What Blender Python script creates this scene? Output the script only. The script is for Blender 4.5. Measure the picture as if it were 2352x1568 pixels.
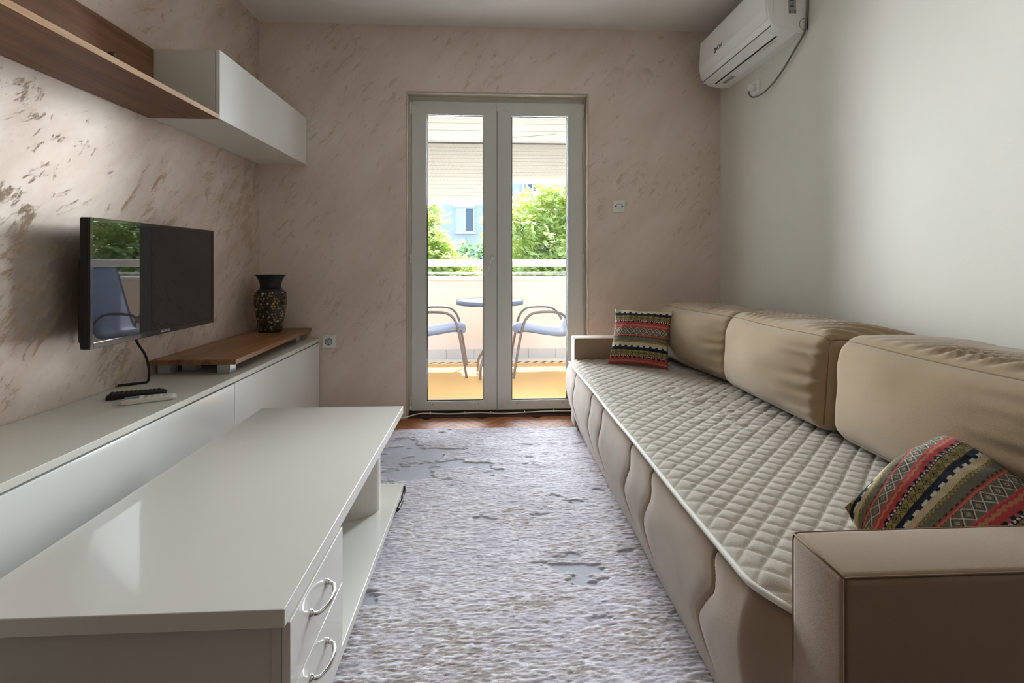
import bpy, bmesh, math, random
import numpy as np
from mathutils import Vector, Matrix, Euler

random.seed(7)
RNG = np.random.default_rng(11)
for o in list(bpy.data.objects):
    bpy.data.objects.remove(o, do_unlink=True)
SC = bpy.context.scene
COL = SC.collection

# ---------------------------------------------------------------- camera
W_PX, H_PX, F_PX = 2352.0, 1568.0, 1130.0
CAM_H, HORIZON = 1.042, 600.0
YAW = math.atan(56.0 / 1130.0)
cam = bpy.data.cameras.new('camera')
cam.sensor_fit = 'HORIZONTAL'
cam.sensor_width = 36.0
cam.lens = F_PX / W_PX * 36.0
cam.shift_y = -(H_PX / 2 - HORIZON) / W_PX
cam.clip_start = 0.02
cam.clip_end = 300
camo = bpy.data.objects.new('camera', cam)
COL.objects.link(camo)
camo.location = (0, 0, CAM_H)
camo.rotation_euler = (math.pi / 2, 0, -YAW)
SC.camera = camo

# ---------------------------------------------------------------- sky, sun, added fill lamps at the door
world = bpy.data.worlds.new('sky')
SC.world = world
world.use_nodes = True
wn = world.node_tree
wn.nodes.clear()
wo = wn.nodes.new('ShaderNodeOutputWorld')
wb = wn.nodes.new('ShaderNodeBackground')
sky = wn.nodes.new('ShaderNodeTexSky')
sky.sky_type = 'NISHITA'
sky.sun_disc = False
sky.sun_elevation = math.radians(63)
sky.sun_rotation = math.radians(0)
sky.air_density = 1.0
sky.dust_density = 2.0
wb.inputs['Strength'].default_value = 0.48
wn.links.new(sky.outputs[0], wb.inputs[0])
wn.links.new(wb.outputs[0], wo.inputs[0])

sun = bpy.data.lights.new('sun', 'SUN')
sun.energy = 8.0
sun.angle = math.radians(0.6)
sun.color = (1.0, 0.95, 0.86)
suno = bpy.data.objects.new('sun', sun)
COL.objects.link(suno)
SUN_FROM = Vector((0.10, 1.0, 2.05)).normalized()
suno.rotation_euler = SUN_FROM.to_track_quat('Z', 'Y').to_euler()
suno.location = (0, 20, 30)


def door_fill_lamp(name, x0, x1, z0, z1, y, watts, spread):
    l = bpy.data.lights.new(name, 'AREA')
    l.shape = 'RECTANGLE'
    l.size = x1 - x0
    l.size_y = z1 - z0
    l.energy = watts
    l.color = (0.90, 0.945, 1.0)
    l.spread = math.radians(spread)
    o = bpy.data.objects.new(name, l)
    COL.objects.link(o)
    o.location = ((x0 + x1) / 2, y, (z0 + z1) / 2)
    o.rotation_euler = (-math.pi / 2, 0, 0)      # shines into the room (towards -Y)
    return o


door_fill_lamp('fill_upper_left', -0.42, 0.0, 1.42, 2.04, 3.47, 9.0, 150)  # added lamps in the door opening, brighten the room beyond sun and sky
door_fill_lamp('fill_upper_right', 0.06, 0.58, 1.42, 2.04, 3.47, 18.0, 150)
door_fill_lamp('fill_lower', 0.06, 0.58, 0.40, 1.42, 3.47, 22.0, 150)
door_fill_lamp('fill_foot', -0.40, 0.56, 0.16, 0.42, 3.47, 4.0, 160)

SC.view_settings.view_transform = 'Standard'
SC.view_settings.look = 'None'
SC.view_settings.gamma = 1.0
SC.view_settings.use_curve_mapping = False
SC.view_settings.exposure = 1.32


# ---------------------------------------------------------------- material helpers
def s2l(c):
    return tuple(((v / 255.0) / 12.92 if v / 255.0 <= 0.04045 else ((v / 255.0 + 0.055) / 1.055) ** 2.4) for v in c)


class NT:
    def __init__(self, name):
        self.m = bpy.data.materials.new(name)
        self.m.use_nodes = True
        self.t = self.m.node_tree
        self.t.nodes.clear()
        self.out = self.n('ShaderNodeOutputMaterial')

    def n(self, kind, **kw):
        nd = self.t.nodes.new(kind)
        for k, v in kw.items():
            setattr(nd, k, v)
        return nd

    def l(self, a, b):
        self.t.links.new(a, b)

    def val(self, sock, v):
        if hasattr(v, 'is_output') or isinstance(v, bpy.types.NodeSocket):
            self.l(v, sock)
        else:
            sock.default_value = v

    def math(self, op, a, b=0.0, c=None, clamp=False):
        nd = self.n('ShaderNodeMath', operation=op, use_clamp=clamp)
        self.val(nd.inputs[0], a)
        self.val(nd.inputs[1], b)
        if c is not None:
            self.val(nd.inputs[2], c)
        return nd.outputs[0]

    def mix(self, fac, a, b):
        nd = self.n('ShaderNodeMix', data_type='RGBA')
        self.val(nd.inputs[0], fac)
        for s, v in ((nd.inputs[6], a), (nd.inputs[7], b)):
            if isinstance(v, tuple):
                s.default_value = (v[0], v[1], v[2], 1)
            else:
                self.l(v, s)
        return nd.outputs[2]

    def coords(self, scale=(1, 1, 1), rot=(0, 0, 0), kind='Object'):
        tc = self.n('ShaderNodeTexCoord')
        mp = self.n('ShaderNodeMapping')
        mp.inputs['Scale'].default_value = scale
        mp.inputs['Rotation'].default_value = rot
        self.l(tc.outputs[kind], mp.inputs['Vector'])
        return mp.outputs[0]

    def noise(self, vec, scale, detail=4, rough=0.55, dist=0.0):
        nd = self.n('ShaderNodeTexNoise')
        nd.inputs['Scale'].default_value = scale
        nd.inputs['Detail'].default_value = detail
        nd.inputs['Roughness'].default_value = rough
        nd.inputs['Distortion'].default_value = dist
        if vec is not None:
            self.l(vec, nd.inputs['Vector'])
        return nd.outputs['Fac']

    def ramp(self, fac, stops, interp='LINEAR'):
        nd = self.n('ShaderNodeValToRGB')
        cr = nd.color_ramp
        cr.interpolation = interp
        while len(cr.elements) < len(stops):
            cr.elements.new(0.5)
        for e, (p, c) in zip(cr.elements, stops):
            e.position = p
            e.color = (c[0], c[1], c[2], 1) if isinstance(c, tuple) else (c, c, c, 1)
        self.l(fac, nd.inputs[0])
        return nd.outputs[0]

    def bsdf(self, col=(0.8, 0.8, 0.8), rough=0.5, metal=0.0, spec=0.5, ior=None, coat=0.0, coat_rough=0.05, sheen=0.0):
        b = self.n('ShaderNodeBsdfPrincipled')
        if isinstance(col, tuple):
            b.inputs['Base Color'].default_value = (col[0], col[1], col[2], 1)
        else:
            self.l(col, b.inputs['Base Color'])
        self.val(b.inputs['Roughness'], rough)
        self.val(b.inputs['Metallic'], metal)
        b.inputs['Specular IOR Level'].default_value = spec
        if ior:
            b.inputs['IOR'].default_value = ior
        b.inputs['Coat Weight'].default_value = coat
        b.inputs['Coat Roughness'].default_value = coat_rough
        b.inputs['Sheen Weight'].default_value = sheen
        b.inputs['Sheen Roughness'].default_value = 0.5
        self.b = b
        self.l(b.outputs[0], self.out.inputs[0])
        return b

    def bump(self, height, strength=0.2, dist=0.01):
        bp = self.n('ShaderNodeBump')
        bp.inputs['Strength'].default_value = strength
        bp.inputs['Distance'].default_value = dist
        self.l(height, bp.inputs['Height'])
        self.l(bp.outputs[0], self.b.inputs['Normal'])


def plain(name, srgb, rough=0.5, metal=0.0, spec=0.5, coat=0.0, var=0.06, vscale=6.0, bump=0.0, bscale=200.0, sheen=0.0, ior=None, lin=None):
    """one colour with a faint procedural variation and optional fine relief"""
    k = NT(name)
    c = lin or s2l(srgb)
    v = k.coords()
    nz = k.noise(v, vscale, 3)
    lo = tuple(max(0.0, x * (1 - var)) for x in c)
    hi = tuple(min(1.0, x * (1 + var)) for x in c)
    k.bsdf(k.mix(nz, lo, hi), rough, metal, spec, ior, coat, 0.04, sheen)
    if bump:
        k.bump(k.noise(v, bscale, 3), bump, 0.002)
    return k.m


def wood(name, dark, light, axis='Y', scale=1.0, rough=0.45, rnd=False, coat=0.0):
    k = NT(name)
    sc = {'X': (0.6, 9, 9), 'Y': (9, 0.6, 9), 'Z': (9, 9, 0.6)}[axis]
    v = k.coords(tuple(s * scale for s in sc))
    if rnd:
        oi = k.n('ShaderNodeObjectInfo')
        add = k.n('ShaderNodeVectorMath', operation='ADD')
        cmb = k.n('ShaderNodeCombineXYZ')
        r10 = k.math('MULTIPLY', oi.outputs['Random'], 37.0)
        k.l(r10, cmb.inputs[0])
        k.l(r10, cmb.inputs[1])
        k.l(v, add.inputs[0])
        k.l(cmb.outputs[0], add.inputs[1])
        v = add.outputs[0]
    a = k.noise(v, 2.2, 5, 0.6, 0.8)
    b = k.noise(v, 9.0, 3, 0.6, 0.2)
    f = k.math('ADD', k.math('MULTIPLY', a, 0.7), k.math('MULTIPLY', b, 0.3))
    f = k.ramp(f, [(0.33, 0.0), (0.66, 1.0)])
    if rnd:
        f = k.math('ADD', k.math('MULTIPLY', f, 0.55), k.math('MULTIPLY', oi.outputs['Random'], 0.45))
    k.bsdf(k.mix(f, s2l(dark), s2l(light)), rough, 0, 0.5, None, coat, 0.12)
    k.bump(b, 0.08, 0.001)
    return k.m


def attr_mat(name, rough=0.85, spec=0.2, sheen=0.0, bscale=0.0, bstr=0.3, bdist=0.001):
    k = NT(name)
    a = k.n('ShaderNodeAttribute', attribute_name='Col')
    k.bsdf(a.outputs['Color'], rough, 0, spec, None, 0, 0.1, sheen)
    if bscale:
        k.bump(k.noise(k.coords(), bscale, 2), bstr, bdist)
    return k.m


def pearl_plaster(name, rot, amt, strength, dark, light, flake_c, pearl=0.34):
    """decorative pearl plaster: pinkish beige, trowelled diagonal flakes"""
    k = NT(name)
    v = k.coords((1, 1, 1), rot)
    st = k.n('ShaderNodeMapping')
    st.inputs['Scale'].default_value = (1.0, 1.0, 3.0)
    k.l(v, st.inputs['Vector'])
    big = k.noise(k.coords(), 1.5, 3, 0.5)
    flk = k.noise(st.outputs[0], 8.5, 12, 0.74, 0.45)
    fine = k.noise(st.outputs[0], 60.0, 8, 0.78, 0.2)
    cloud = k.noise(st.outputs[0], 1.9, 5, 0.6)
    fl = k.math('ADD', flk, k.math('MULTIPLY', k.math('SUBTRACT', big, 0.5), 0.34))
    fl = k.math('ADD', fl, k.math('MULTIPLY', k.math('SUBTRACT', fine, 0.5), 0.30))
    flake = k.ramp(fl, [(amt, 0.0), (amt + 0.07, 1.0)])
    base = k.mix(k.ramp(cloud, [(0.36, 0.0), (0.64, 1.0)]), s2l(dark), s2l(light))
    col = k.mix(k.math('MULTIPLY', flake, strength), base, s2l(flake_c))
    met = k.math('MULTIPLY', k.math('SUBTRACT', 1.0, flake), pearl)
    rg = k.math('ADD', 0.50, k.math('MULTIPLY', flake, 0.25))
    k.bsdf(col, rg, met, 0.5)
    h = k.math('SUBTRACT', k.math('MULTIPLY', fine, 0.25), k.math('MULTIPLY', flake, 0.4))
    k.bump(h, 0.16, 0.003)
    return k.m


M = {}
M['plaster_left'] = pearl_plaster('pearl_plaster_left', (math.radians(-42), 0, 0), 0.552, 0.80, (208, 190, 176), (228, 215, 205), (184, 160, 132), 0.50)
M['plaster_far'] = pearl_plaster('pearl_plaster_far', (0, math.radians(50), 0), 0.575, 0.50, (226, 208, 194), (236, 222, 210), (186, 164, 138), 0.14)
M['wall_white'] = plain('white_wall_paint', (226, 224, 214), 0.75, spec=0.3, var=0.02, bump=0.12, bscale=260)
M['ceiling'] = plain('ceiling_paint', (226, 220, 212), 0.8, spec=0.2, var=0.02)
M['reveal'] = plain('door_reveal_paint', (196, 182, 164), 0.8, spec=0.2, var=0.08, bump=0.2, bscale=60)
M['floor'] = wood('floor_wood', (96, 52, 26), (150, 92, 50), 'X', 1.0, 0.4)
M['plank'] = wood('parquet_wood', (104, 56, 26), (184, 118, 66), 'X', 1.6, 0.5, True, 0.0)
M['upvc'] = plain('white_upvc', (214, 215, 208), 0.32, spec=0.5, var=0.01)
M['gasket'] = plain('black_gasket', (40, 40, 40), 0.6)
M['hinge'] = plain('hinge_plastic', (220, 218, 205), 0.4)
M['gloss_white'] = plain('gloss_white_board', (236, 237, 234), 0.22, coat=0.8, var=0.008)
M['body_white'] = plain('white_board', (222, 219, 210), 0.4, var=0.01)
M['table_white'] = plain('gloss_white_table', (220, 219, 212), 0.30, coat=0.40, var=0.008)
M['table_matt'] = plain('warm_white_board', (212, 210, 200), 0.45, var=0.012)
M['wood_shelf'] = wood('walnut_shelf', (92, 60, 40), (148, 104, 72), 'Y', 1.0, 0.5)
M['wood_edge'] = wood('walnut_edge', (150, 112, 76), (190, 150, 108), 'Y', 1.0, 0.5)
M['black_plastic'] = plain('black_plastic', (16, 16, 17), 0.35, var=0.05)
M['black_gloss'] = plain('black_gloss_plastic', (10, 10, 11), 0.08, var=0.03, ior=1.8)
k = NT('screen_glass'); k.bsdf((0.003, 0.003, 0.004), 0.015, 0, 0.5, 1.72); M['screen'] = k.m
M['silver'] = plain('silver_print', (205, 205, 208), 0.3, 0.6)
M['chrome'] = plain('chrome', (225, 225, 228), 0.08, 1.0, var=0.01)
M['steel_block'] = plain('brushed_aluminium', (205, 208, 214), 0.35, 0.5)
M['ac_white'] = plain('air_conditioner_plastic', (246, 246, 243), 0.35, var=0.01)
M['dark_slot'] = plain('dark_slot', (18, 18, 22), 0.6)
M['grey_print'] = plain('grey_print', (128, 128, 126), 0.6)
M['dark_print'] = plain('dark_print', (62, 62, 64), 0.6)
M['cord_grey'] = plain('grey_cord', (120, 116, 104), 0.5)
M['cord_white'] = plain('white_cord', (226, 222, 210), 0.5)
M['socket'] = plain('white_socket_plastic', (240, 240, 236), 0.35)
M['sofa'] = plain('sofa_microfibre', (152, 130, 108), 0.92, spec=0.15, var=0.10, vscale=9, bump=0.25, bscale=700, sheen=0.35)
M['cushion'] = plain('cushion_microfibre', (152, 130, 101), 0.92, spec=0.12, var=0.09, vscale=7, bump=0.3, bscale=650, sheen=0.3)
M['seam'] = plain('seam_thread', (116, 92, 70), 0.8)
M['foot'] = plain('dark_foot', (58, 46, 42), 0.5)
M['quilt'] = plain('quilted_cotton', (176, 168, 156), 0.95, spec=0.1, var=0.07, vscale=30, bump=0.5, bscale=420, sheen=0.2)
M['piping'] = plain('quilt_piping', (222, 219, 212), 0.7)
M['textile'] = attr_mat('woven_textile', 0.95, 0.1, 0.1, 900, 0.4)
M['rug'] = attr_mat('rug_pile', 0.95, 0.1, 0.25, 500, 0.5, 0.002)
M['chips'] = attr_mat('mosaic_chips', 0.25, 0.5)
M['vase_dark'] = plain('dark_vase_clay', (44, 38, 36), 0.5, var=0.2, vscale=30)


# ---------------------------------------------------------------- geometry helpers
def wloc(o):
    p = Vector(o.location)
    while o.parent:
        o = o.parent
        p += Vector(o.location)
    return p


def link(name, mesh, mat, parent=None, base=False, origin=None):
    """link a mesh given in world coordinates, with its origin moved to its centre (or base)"""
    n = len(mesh.vertices)
    co = np.empty(n * 3, dtype=np.float64)
    mesh.vertices.foreach_get('co', co)
    co = co.reshape(-1, 3)
    c = (co.min(0) + co.max(0)) / 2
    if parent is None or base:
        c[2] = co[:, 2].min()
    if origin is not None:
        c = np.array(origin, dtype=float)
    co -= c
    mesh.vertices.foreach_set('co', co.reshape(-1))
    mesh.update()
    o = bpy.data.objects.new(name, mesh)
    COL.objects.link(o)
    if mat is not None:
        if isinstance(mat, (list, tuple)):
            for m_ in mat:
                mesh.materials.append(m_)
        else:
            mesh.materials.append(mat)
    if parent is not None:
        o.parent = parent
        c = Vector(c) - wloc(parent)
    o.location = c
    return o


def thing(name, label, cat, loc=(0, 0, 0), group=None, kind=None):
    o = bpy.data.objects.new(name, None)
    o.empty_display_size = 0.05
    COL.objects.link(o)
    o.location = loc
    return tag(o, label, cat, group, kind)


def tag(o, label=None, cat=None, group=None, kind=None):
    if label:
        o['label'] = label
    if cat:
        o['category'] = cat
    if group:
        o['group'] = group
    if kind:
        o['kind'] = kind
    return o


def bm_mesh(bm, name, smooth=False):
    bmesh.ops.recalc_face_normals(bm, faces=bm.faces)
    me = bpy.data.meshes.new(name)
    bm.to_mesh(me)
    bm.free()
    if smooth:
        for p in me.polygons:
            p.use_smooth = True
    return me


def add_box(bm, x0, x1, y0, y1, z0, z1, bev=0.0, seg=2):
    r = bmesh.ops.create_cube(bm, size=1.0)
    vs = r['verts']
    for v in vs:
        v.co.x = x0 if v.co.x < 0 else x1
        v.co.y = y0 if v.co.y < 0 else y1
        v.co.z = z0 if v.co.z < 0 else z1
    if bev > 0:
        es = set()
        for v in vs:
            es.update(v.link_edges)
        bmesh.ops.bevel(bm, geom=list(es), offset=bev, segments=seg, affect='EDGES', profile=0.5)


def box(name, x0, x1, y0, y1, z0, z1, mat, parent=None, bev=0.0, seg=2, smooth=False, base=False):
    bm = bmesh.new()
    add_box(bm, x0, x1, y0, y1, z0, z1, bev, seg)
    return link(name, bm_mesh(bm, name, smooth), mat, parent, base)


def boxes(name, lst, mat, parent=None, bev=0.0):
    bm = bmesh.new()
    for b in lst:
        add_box(bm, *b, bev)
    return link(name, bm_mesh(bm, name), mat, parent)


def pydata(name, verts, faces, mat, parent=None, smooth=True, col=None, origin=None):
    me = bpy.data.meshes.new(name)
    me.from_pydata([tuple(v) for v in verts], [], [tuple(int(i) for i in f) for f in faces])
    me.update()
    if smooth:
        me.polygons.foreach_set('use_smooth', [True] * len(me.polygons))
    if col is not None:
        ca = me.color_attributes.new('Col', 'FLOAT_COLOR', 'POINT')
        c4 = np.ones((len(verts), 4), dtype=np.float32)
        c4[:, :3] = col
        ca.data.foreach_set('color', c4.reshape(-1))
    return link(name, me, mat, parent, origin=origin)


def grid_faces(nu, nv, off=0, flip=False, wrap_u=False):
    f = []
    uu = nu if wrap_u else nu - 1
    for j in range(nv - 1):
        for i in range(uu):
            i2 = (i + 1) % nu
            q = (off + j * nu + i, off + j * nu + i2, off + (j + 1) * nu + i2, off + (j + 1) * nu + i)
            f.append(q[::-1] if flip else q)
    return f


def spline(pts, n=8):
    pts = [Vector(p) for p in pts]
    out = []
    for i in range(len(pts) - 1):
        p0 = pts[max(0, i - 1)]
        p1, p2 = pts[i], pts[i + 1]
        p3 = pts[min(len(pts) - 1, i + 2)]
        for j in range(n):
            t = j / n
            out.append(0.5 * ((2 * p1) + (-p0 + p2) * t + (2 * p0 - 5 * p1 + 4 * p2 - p3) * t * t + (-p0 + 3 * p1 - 3 * p2 + p3) * t ** 3))
    out.append(pts[-1])
    return out


def tube_geo(pts, r, res=8, closed=False):
    pts = [Vector(p) for p in pts]
    n = len(pts)
    rr = r if isinstance(r, (list, tuple)) else [r] * n
    verts, faces = [], []
    up = None
    for i, p in enumerate(pts):
        a = pts[(i - 1) % n] if (closed or i > 0) else p
        b = pts[(i + 1) % n] if (closed or i < n - 1) else p
        d = (b - a).normalized()
        if up is None:
            up = Vector((0, 0, 1)) if abs(d.z) < 0.9 else Vector((1, 0, 0))
        s = d.cross(up).normalized()
        up = s.cross(d).normalized()
        for k_ in range(res):
            an = 2 * math.pi * k_ / res
            verts.append(p + (s * math.cos(an) + up * math.sin(an)) * rr[i])
    for i in range(n if closed else n - 1):
        i2 = (i + 1) % n
        for k_ in range(res):
            k2 = (k_ + 1) % res
            faces.append((i * res + k_, i * res + k2, i2 * res + k2, i2 * res + k_))
    if not closed:
        faces.append(tuple(range(res))[::-1])
        faces.append(tuple((n - 1) * res + k_ for k_ in range(res)))
    return verts, faces


def tube(name, pts, r, mat, parent=None, res=8, closed=False):
    v, f = tube_geo(pts, r, res, closed)
    return pydata(name, v, f, mat, parent)


def lathe(name, prof, cx, cy, mat, parent=None, seg=40, sx=1.0, sy=1.0, smooth=True):
    v, f = [], []
    for (r, z) in prof:
        for k_ in range(seg):
            a = 2 * math.pi * k_ / seg
            v.append((cx + r * sx * math.cos(a), cy + r * sy * math.sin(a), z))
    f = grid_faces(seg, len(prof), wrap_u=True)
    f.append(tuple(range(seg))[::-1])
    f.append(tuple((len(prof) - 1) * seg + k_ for k_ in range(seg)))
    return pydata(name, v, f, mat, parent, smooth)


def prism_y(name, prof, y0, y1, mat, parent=None, bev=0.0, seg=2, smooth=False):
    """profile of (x, z) pushed along Y"""
    bm = bmesh.new()
    a = [bm.verts.new((x, y0, z)) for x, z in prof]
    b = [bm.verts.new((x, y1, z)) for x, z in prof]
    bm.faces.new(a)
    bm.faces.new(b[::-1])
    n = len(prof)
    for i in range(n):
        j = (i + 1) % n
        bm.faces.new((a[j], a[i], b[i], b[j]))
    if bev:
        es = [e for e in bm.edges if abs(e.verts[0].co.y - e.verts[1].co.y) < 1e-6]
        bmesh.ops.bevel(bm, geom=es, offset=bev, segments=seg, affect='EDGES', profile=0.5)
    return link(name, bm_mesh(bm, name, smooth), mat, parent)


def text_mesh(name, body, size, depth, mat, matrix, parent=None):
    cu = bpy.data.curves.new(name, 'FONT')
    cu.body = body
    cu.size = size
    cu.extrude = depth
    cu.align_x = 'CENTER'
    cu.align_y = 'CENTER'
    cu.resolution_u = 3
    tmp = bpy.data.objects.new(name + '_tmp', cu)
    COL.objects.link(tmp)
    dg = bpy.context.evaluated_depsgraph_get()
    me = bpy.data.meshes.new_from_object(tmp.evaluated_get(dg))
    bpy.data.objects.remove(tmp, do_unlink=True)
    bpy.data.curves.remove(cu)
    me.transform(matrix)
    me.materials.clear()
    return link(name, me, mat, parent)


def basis(ex, ey, ez, p):
    m = Matrix((ex, ey, ez)).transposed().to_4x4()
    m.translation = Vector(p)
    return m


def vnoise(x, y, seed=0):
    """smooth value noise, numpy, roughly 0..1"""
    r = np.random.default_rng(seed)
    T = r.random((256, 256))
    xi = np.floor(x).astype(int)
    yi = np.floor(y).astype(int)
    fx = x - xi
    fy = y - yi
    fx = fx * fx * (3 - 2 * fx)
    fy = fy * fy * (3 - 2 * fy)
    a = T[xi & 255, yi & 255]
    b = T[(xi + 1) & 255, yi & 255]
    c = T[xi & 255, (yi + 1) & 255]
    d = T[(xi + 1) & 255, (yi + 1) & 255]
    return (a * (1 - fx) + b * fx) * (1 - fy) + (c * (1 - fx) + d * fx) * fy


def fbm(x, y, seed=0, octv=4, gain=0.5):
    s, a, t = 0, 1.0, 0
    for i in range(octv):
        s = s + a * vnoise(x * 2 ** i + 13.7 * i, y * 2 ** i + 5.1 * i, seed + i)
        t += a
        a *= gain
    return s / t


def sstep(a, b, x):
    t = np.clip((x - a) / (b - a), 0, 1)
    return t * t * (3 - 2 * t)


# ================================================================ the room
XL, XR, YB, YN, ZC = -1.481, 1.584, 3.275, -3.2, 2.60
WT = 0.25                                   # thickness of the outer wall
DX0, DX1, DZ = -0.539, 0.678, 2.166         # door opening


def struct(o):
    o['kind'] = 'structure'
    return o


floor = struct(box('floor', XL - 0.1, XR + 0.1, YN - 0.1, YB + WT, -0.12, -0.012, M['floor']))
tag(floor, 'herringbone parquet floor of the room')

# herringbone parquet, each board a piece (only the strip that is not under the rug)
PL, PW = 0.26, 0.052
bm = bmesh.new()
add_box(bm, -PL / 2 + 0.0004, PL / 2 - 0.0004, -PW / 2 + 0.0004, PW / 2 - 0.0004, -0.012, 0.0, 0.0008, 1)
plank_me = bm_mesh(bm, 'plank')
plank_me.materials.append(M['plank'])
s2 = math.sqrt(0.5)
cnt = 0
for a in range(-60, 60):
    for b in range(-14, 14):
        for kind_ in (0, 1):
            # herringbone cell in 45-degree rotated space
            if kind_ == 0:
                lx, ly = a * PW + b * PL + PL / 2, a * PW - b * PL + PW / 2
                ang = 0
            else:
                lx, ly = a * PW + b * PL + PL + PW / 2 - PL - 0 * PW, a * PW - b * PL + PL / 2 + PW - 0 * PW
                lx = a * PW + b * PL + PL * 0 + PW / 2
                ly = a * PW - b * PL + PW + PL / 2
                ang = math.pi / 2
            gx = (lx - ly) * s2
            gy = (lx + ly) * s2 + 3.0
            if -1.06 < gx < 1.40 and 2.87 < gy < 3.36:
                o = bpy.data.objects.new('plank', plank_me)
                COL.objects.link(o)
                o.parent = floor
                o.location = Vector((gx, gy, 0.0)) - Vector(floor.location)
                o.rotation_euler = (0, 0, ang + math.pi / 4)
                cnt += 1

struct(box('ceiling', XL - 0.1, XR + 0.1, YN - 0.1, YB + WT, ZC, ZC + 0.15, M['ceiling']))
struct(box('wall_left', XL - 0.1, XL, YN - 0.1, YB + WT, -0.1, ZC, M['plaster_left']))
struct(box('wall_right', XR, XR + 0.1, YN - 0.1, YB + WT, -0.1, ZC, M['wall_white']))
struct(box('wall_near', XL, XR, YN - 0.1, YN, -0.1, ZC, plain('near_wall_dim', (110, 96, 84), 0.8)))  # unseen wall, coloured dark so less light bounces back
wall_far = struct(boxes('wall_far', [(XL, DX0, YB, YB + WT, -0.1, ZC), (DX1, XR, YB, YB + WT, -0.1, ZC),
                                     (DX0, DX1, YB, YB + WT, DZ, ZC)], M['plaster_far']))
# plastered-over round box covers, upper right of the door
for (cx, cz) in ((0.879, 2.300), (1.072, 2.298)):
    v, f = [], []
    prof = [(0.0, 0.0025), (0.044, 0.0025), (0.047, -0.0015), (0.052, 0.0015), (0.056, 0.0)]
    sg = 36
    for (r, h_) in prof:
        for q in range(sg):
            a = 2 * math.pi * q / sg
            rr = r * (1 + 0.02 * math.sin(3 * a + cx * 9))
            v.append((cx + rr * math.cos(a), YB - h_ - 0.0006, cz + rr * math.sin(a)))
    pydata('junction_cover', v, grid_faces(sg, len(prof), wrap_u=True), M['plaster_far'], wall_far)

# reveal lining of the door opening
struct(boxes('trim_1', [(DX0, DX0 + 0.008, YB + 0.001, 3.36, 0, DZ), (DX1 - 0.008, DX1, YB + 0.001, 3.36, 0, DZ),
                        (DX0 + 0.008, DX1 - 0.008, YB + 0.001, 3.36, DZ - 0.012, DZ)], M['reveal'], None, 0.002))

# ---------------------------------------------------------------- balcony door
door = thing('door_1', None, None, (0.07, 3.38, 0.0))
struct(door)
door['label'] = 'white double glazed balcony door with two tall sashes'


def mitred(bm, x0, x1, z0, z1, w, y0, y1, gap=0.0006, bev=0.003):
    """four mitred bars of a rectangular frame"""
    g = gap
    quads = [[(x0, z0 + g), (x0 + w, z0 + w + g), (x0 + w, z1 - w - g), (x0, z1 - g)],
             [(x1, z0 + g), (x1 - w, z0 + w + g), (x1 - w, z1 - w - g), (x1, z1 - g)],
             [(x0 + g, z0), (x1 - g, z0), (x1 - w - g, z0 + w), (x0 + w + g, z0 + w)],
             [(x0 + g, z1), (x1 - g, z1), (x1 - w - g, z1 - w), (x0 + w + g, z1 - w)]]
    for q in quads:
        a = [bm.verts.new((x, y0, z)) for x, z in q]
        b = [bm.verts.new((x, y1, z)) for x, z in q]
        fs = [bm.faces.new(a), bm.faces.new(b[::-1])]
        for i in range(4):
            j = (i + 1) % 4
            fs.append(bm.faces.new((a[j], a[i], b[i], b[j])))
        if bev:
            es = [e for e in fs[0].edges]
            bmesh.ops.bevel(bm, geom=es, offset=bev, segments=2, affect='EDGES', profile=0.5)


def frame_obj(name, x0, x1, z0, z1, w, y0, y1, mat, parent, gap=0.0, bev=0.0):
    bm = bmesh.new()
    mitred(bm, x0, x1, z0, z1, w, y0, y1, gap, bev)
    return link(name, bm_mesh(bm, name), mat, parent)


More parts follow.
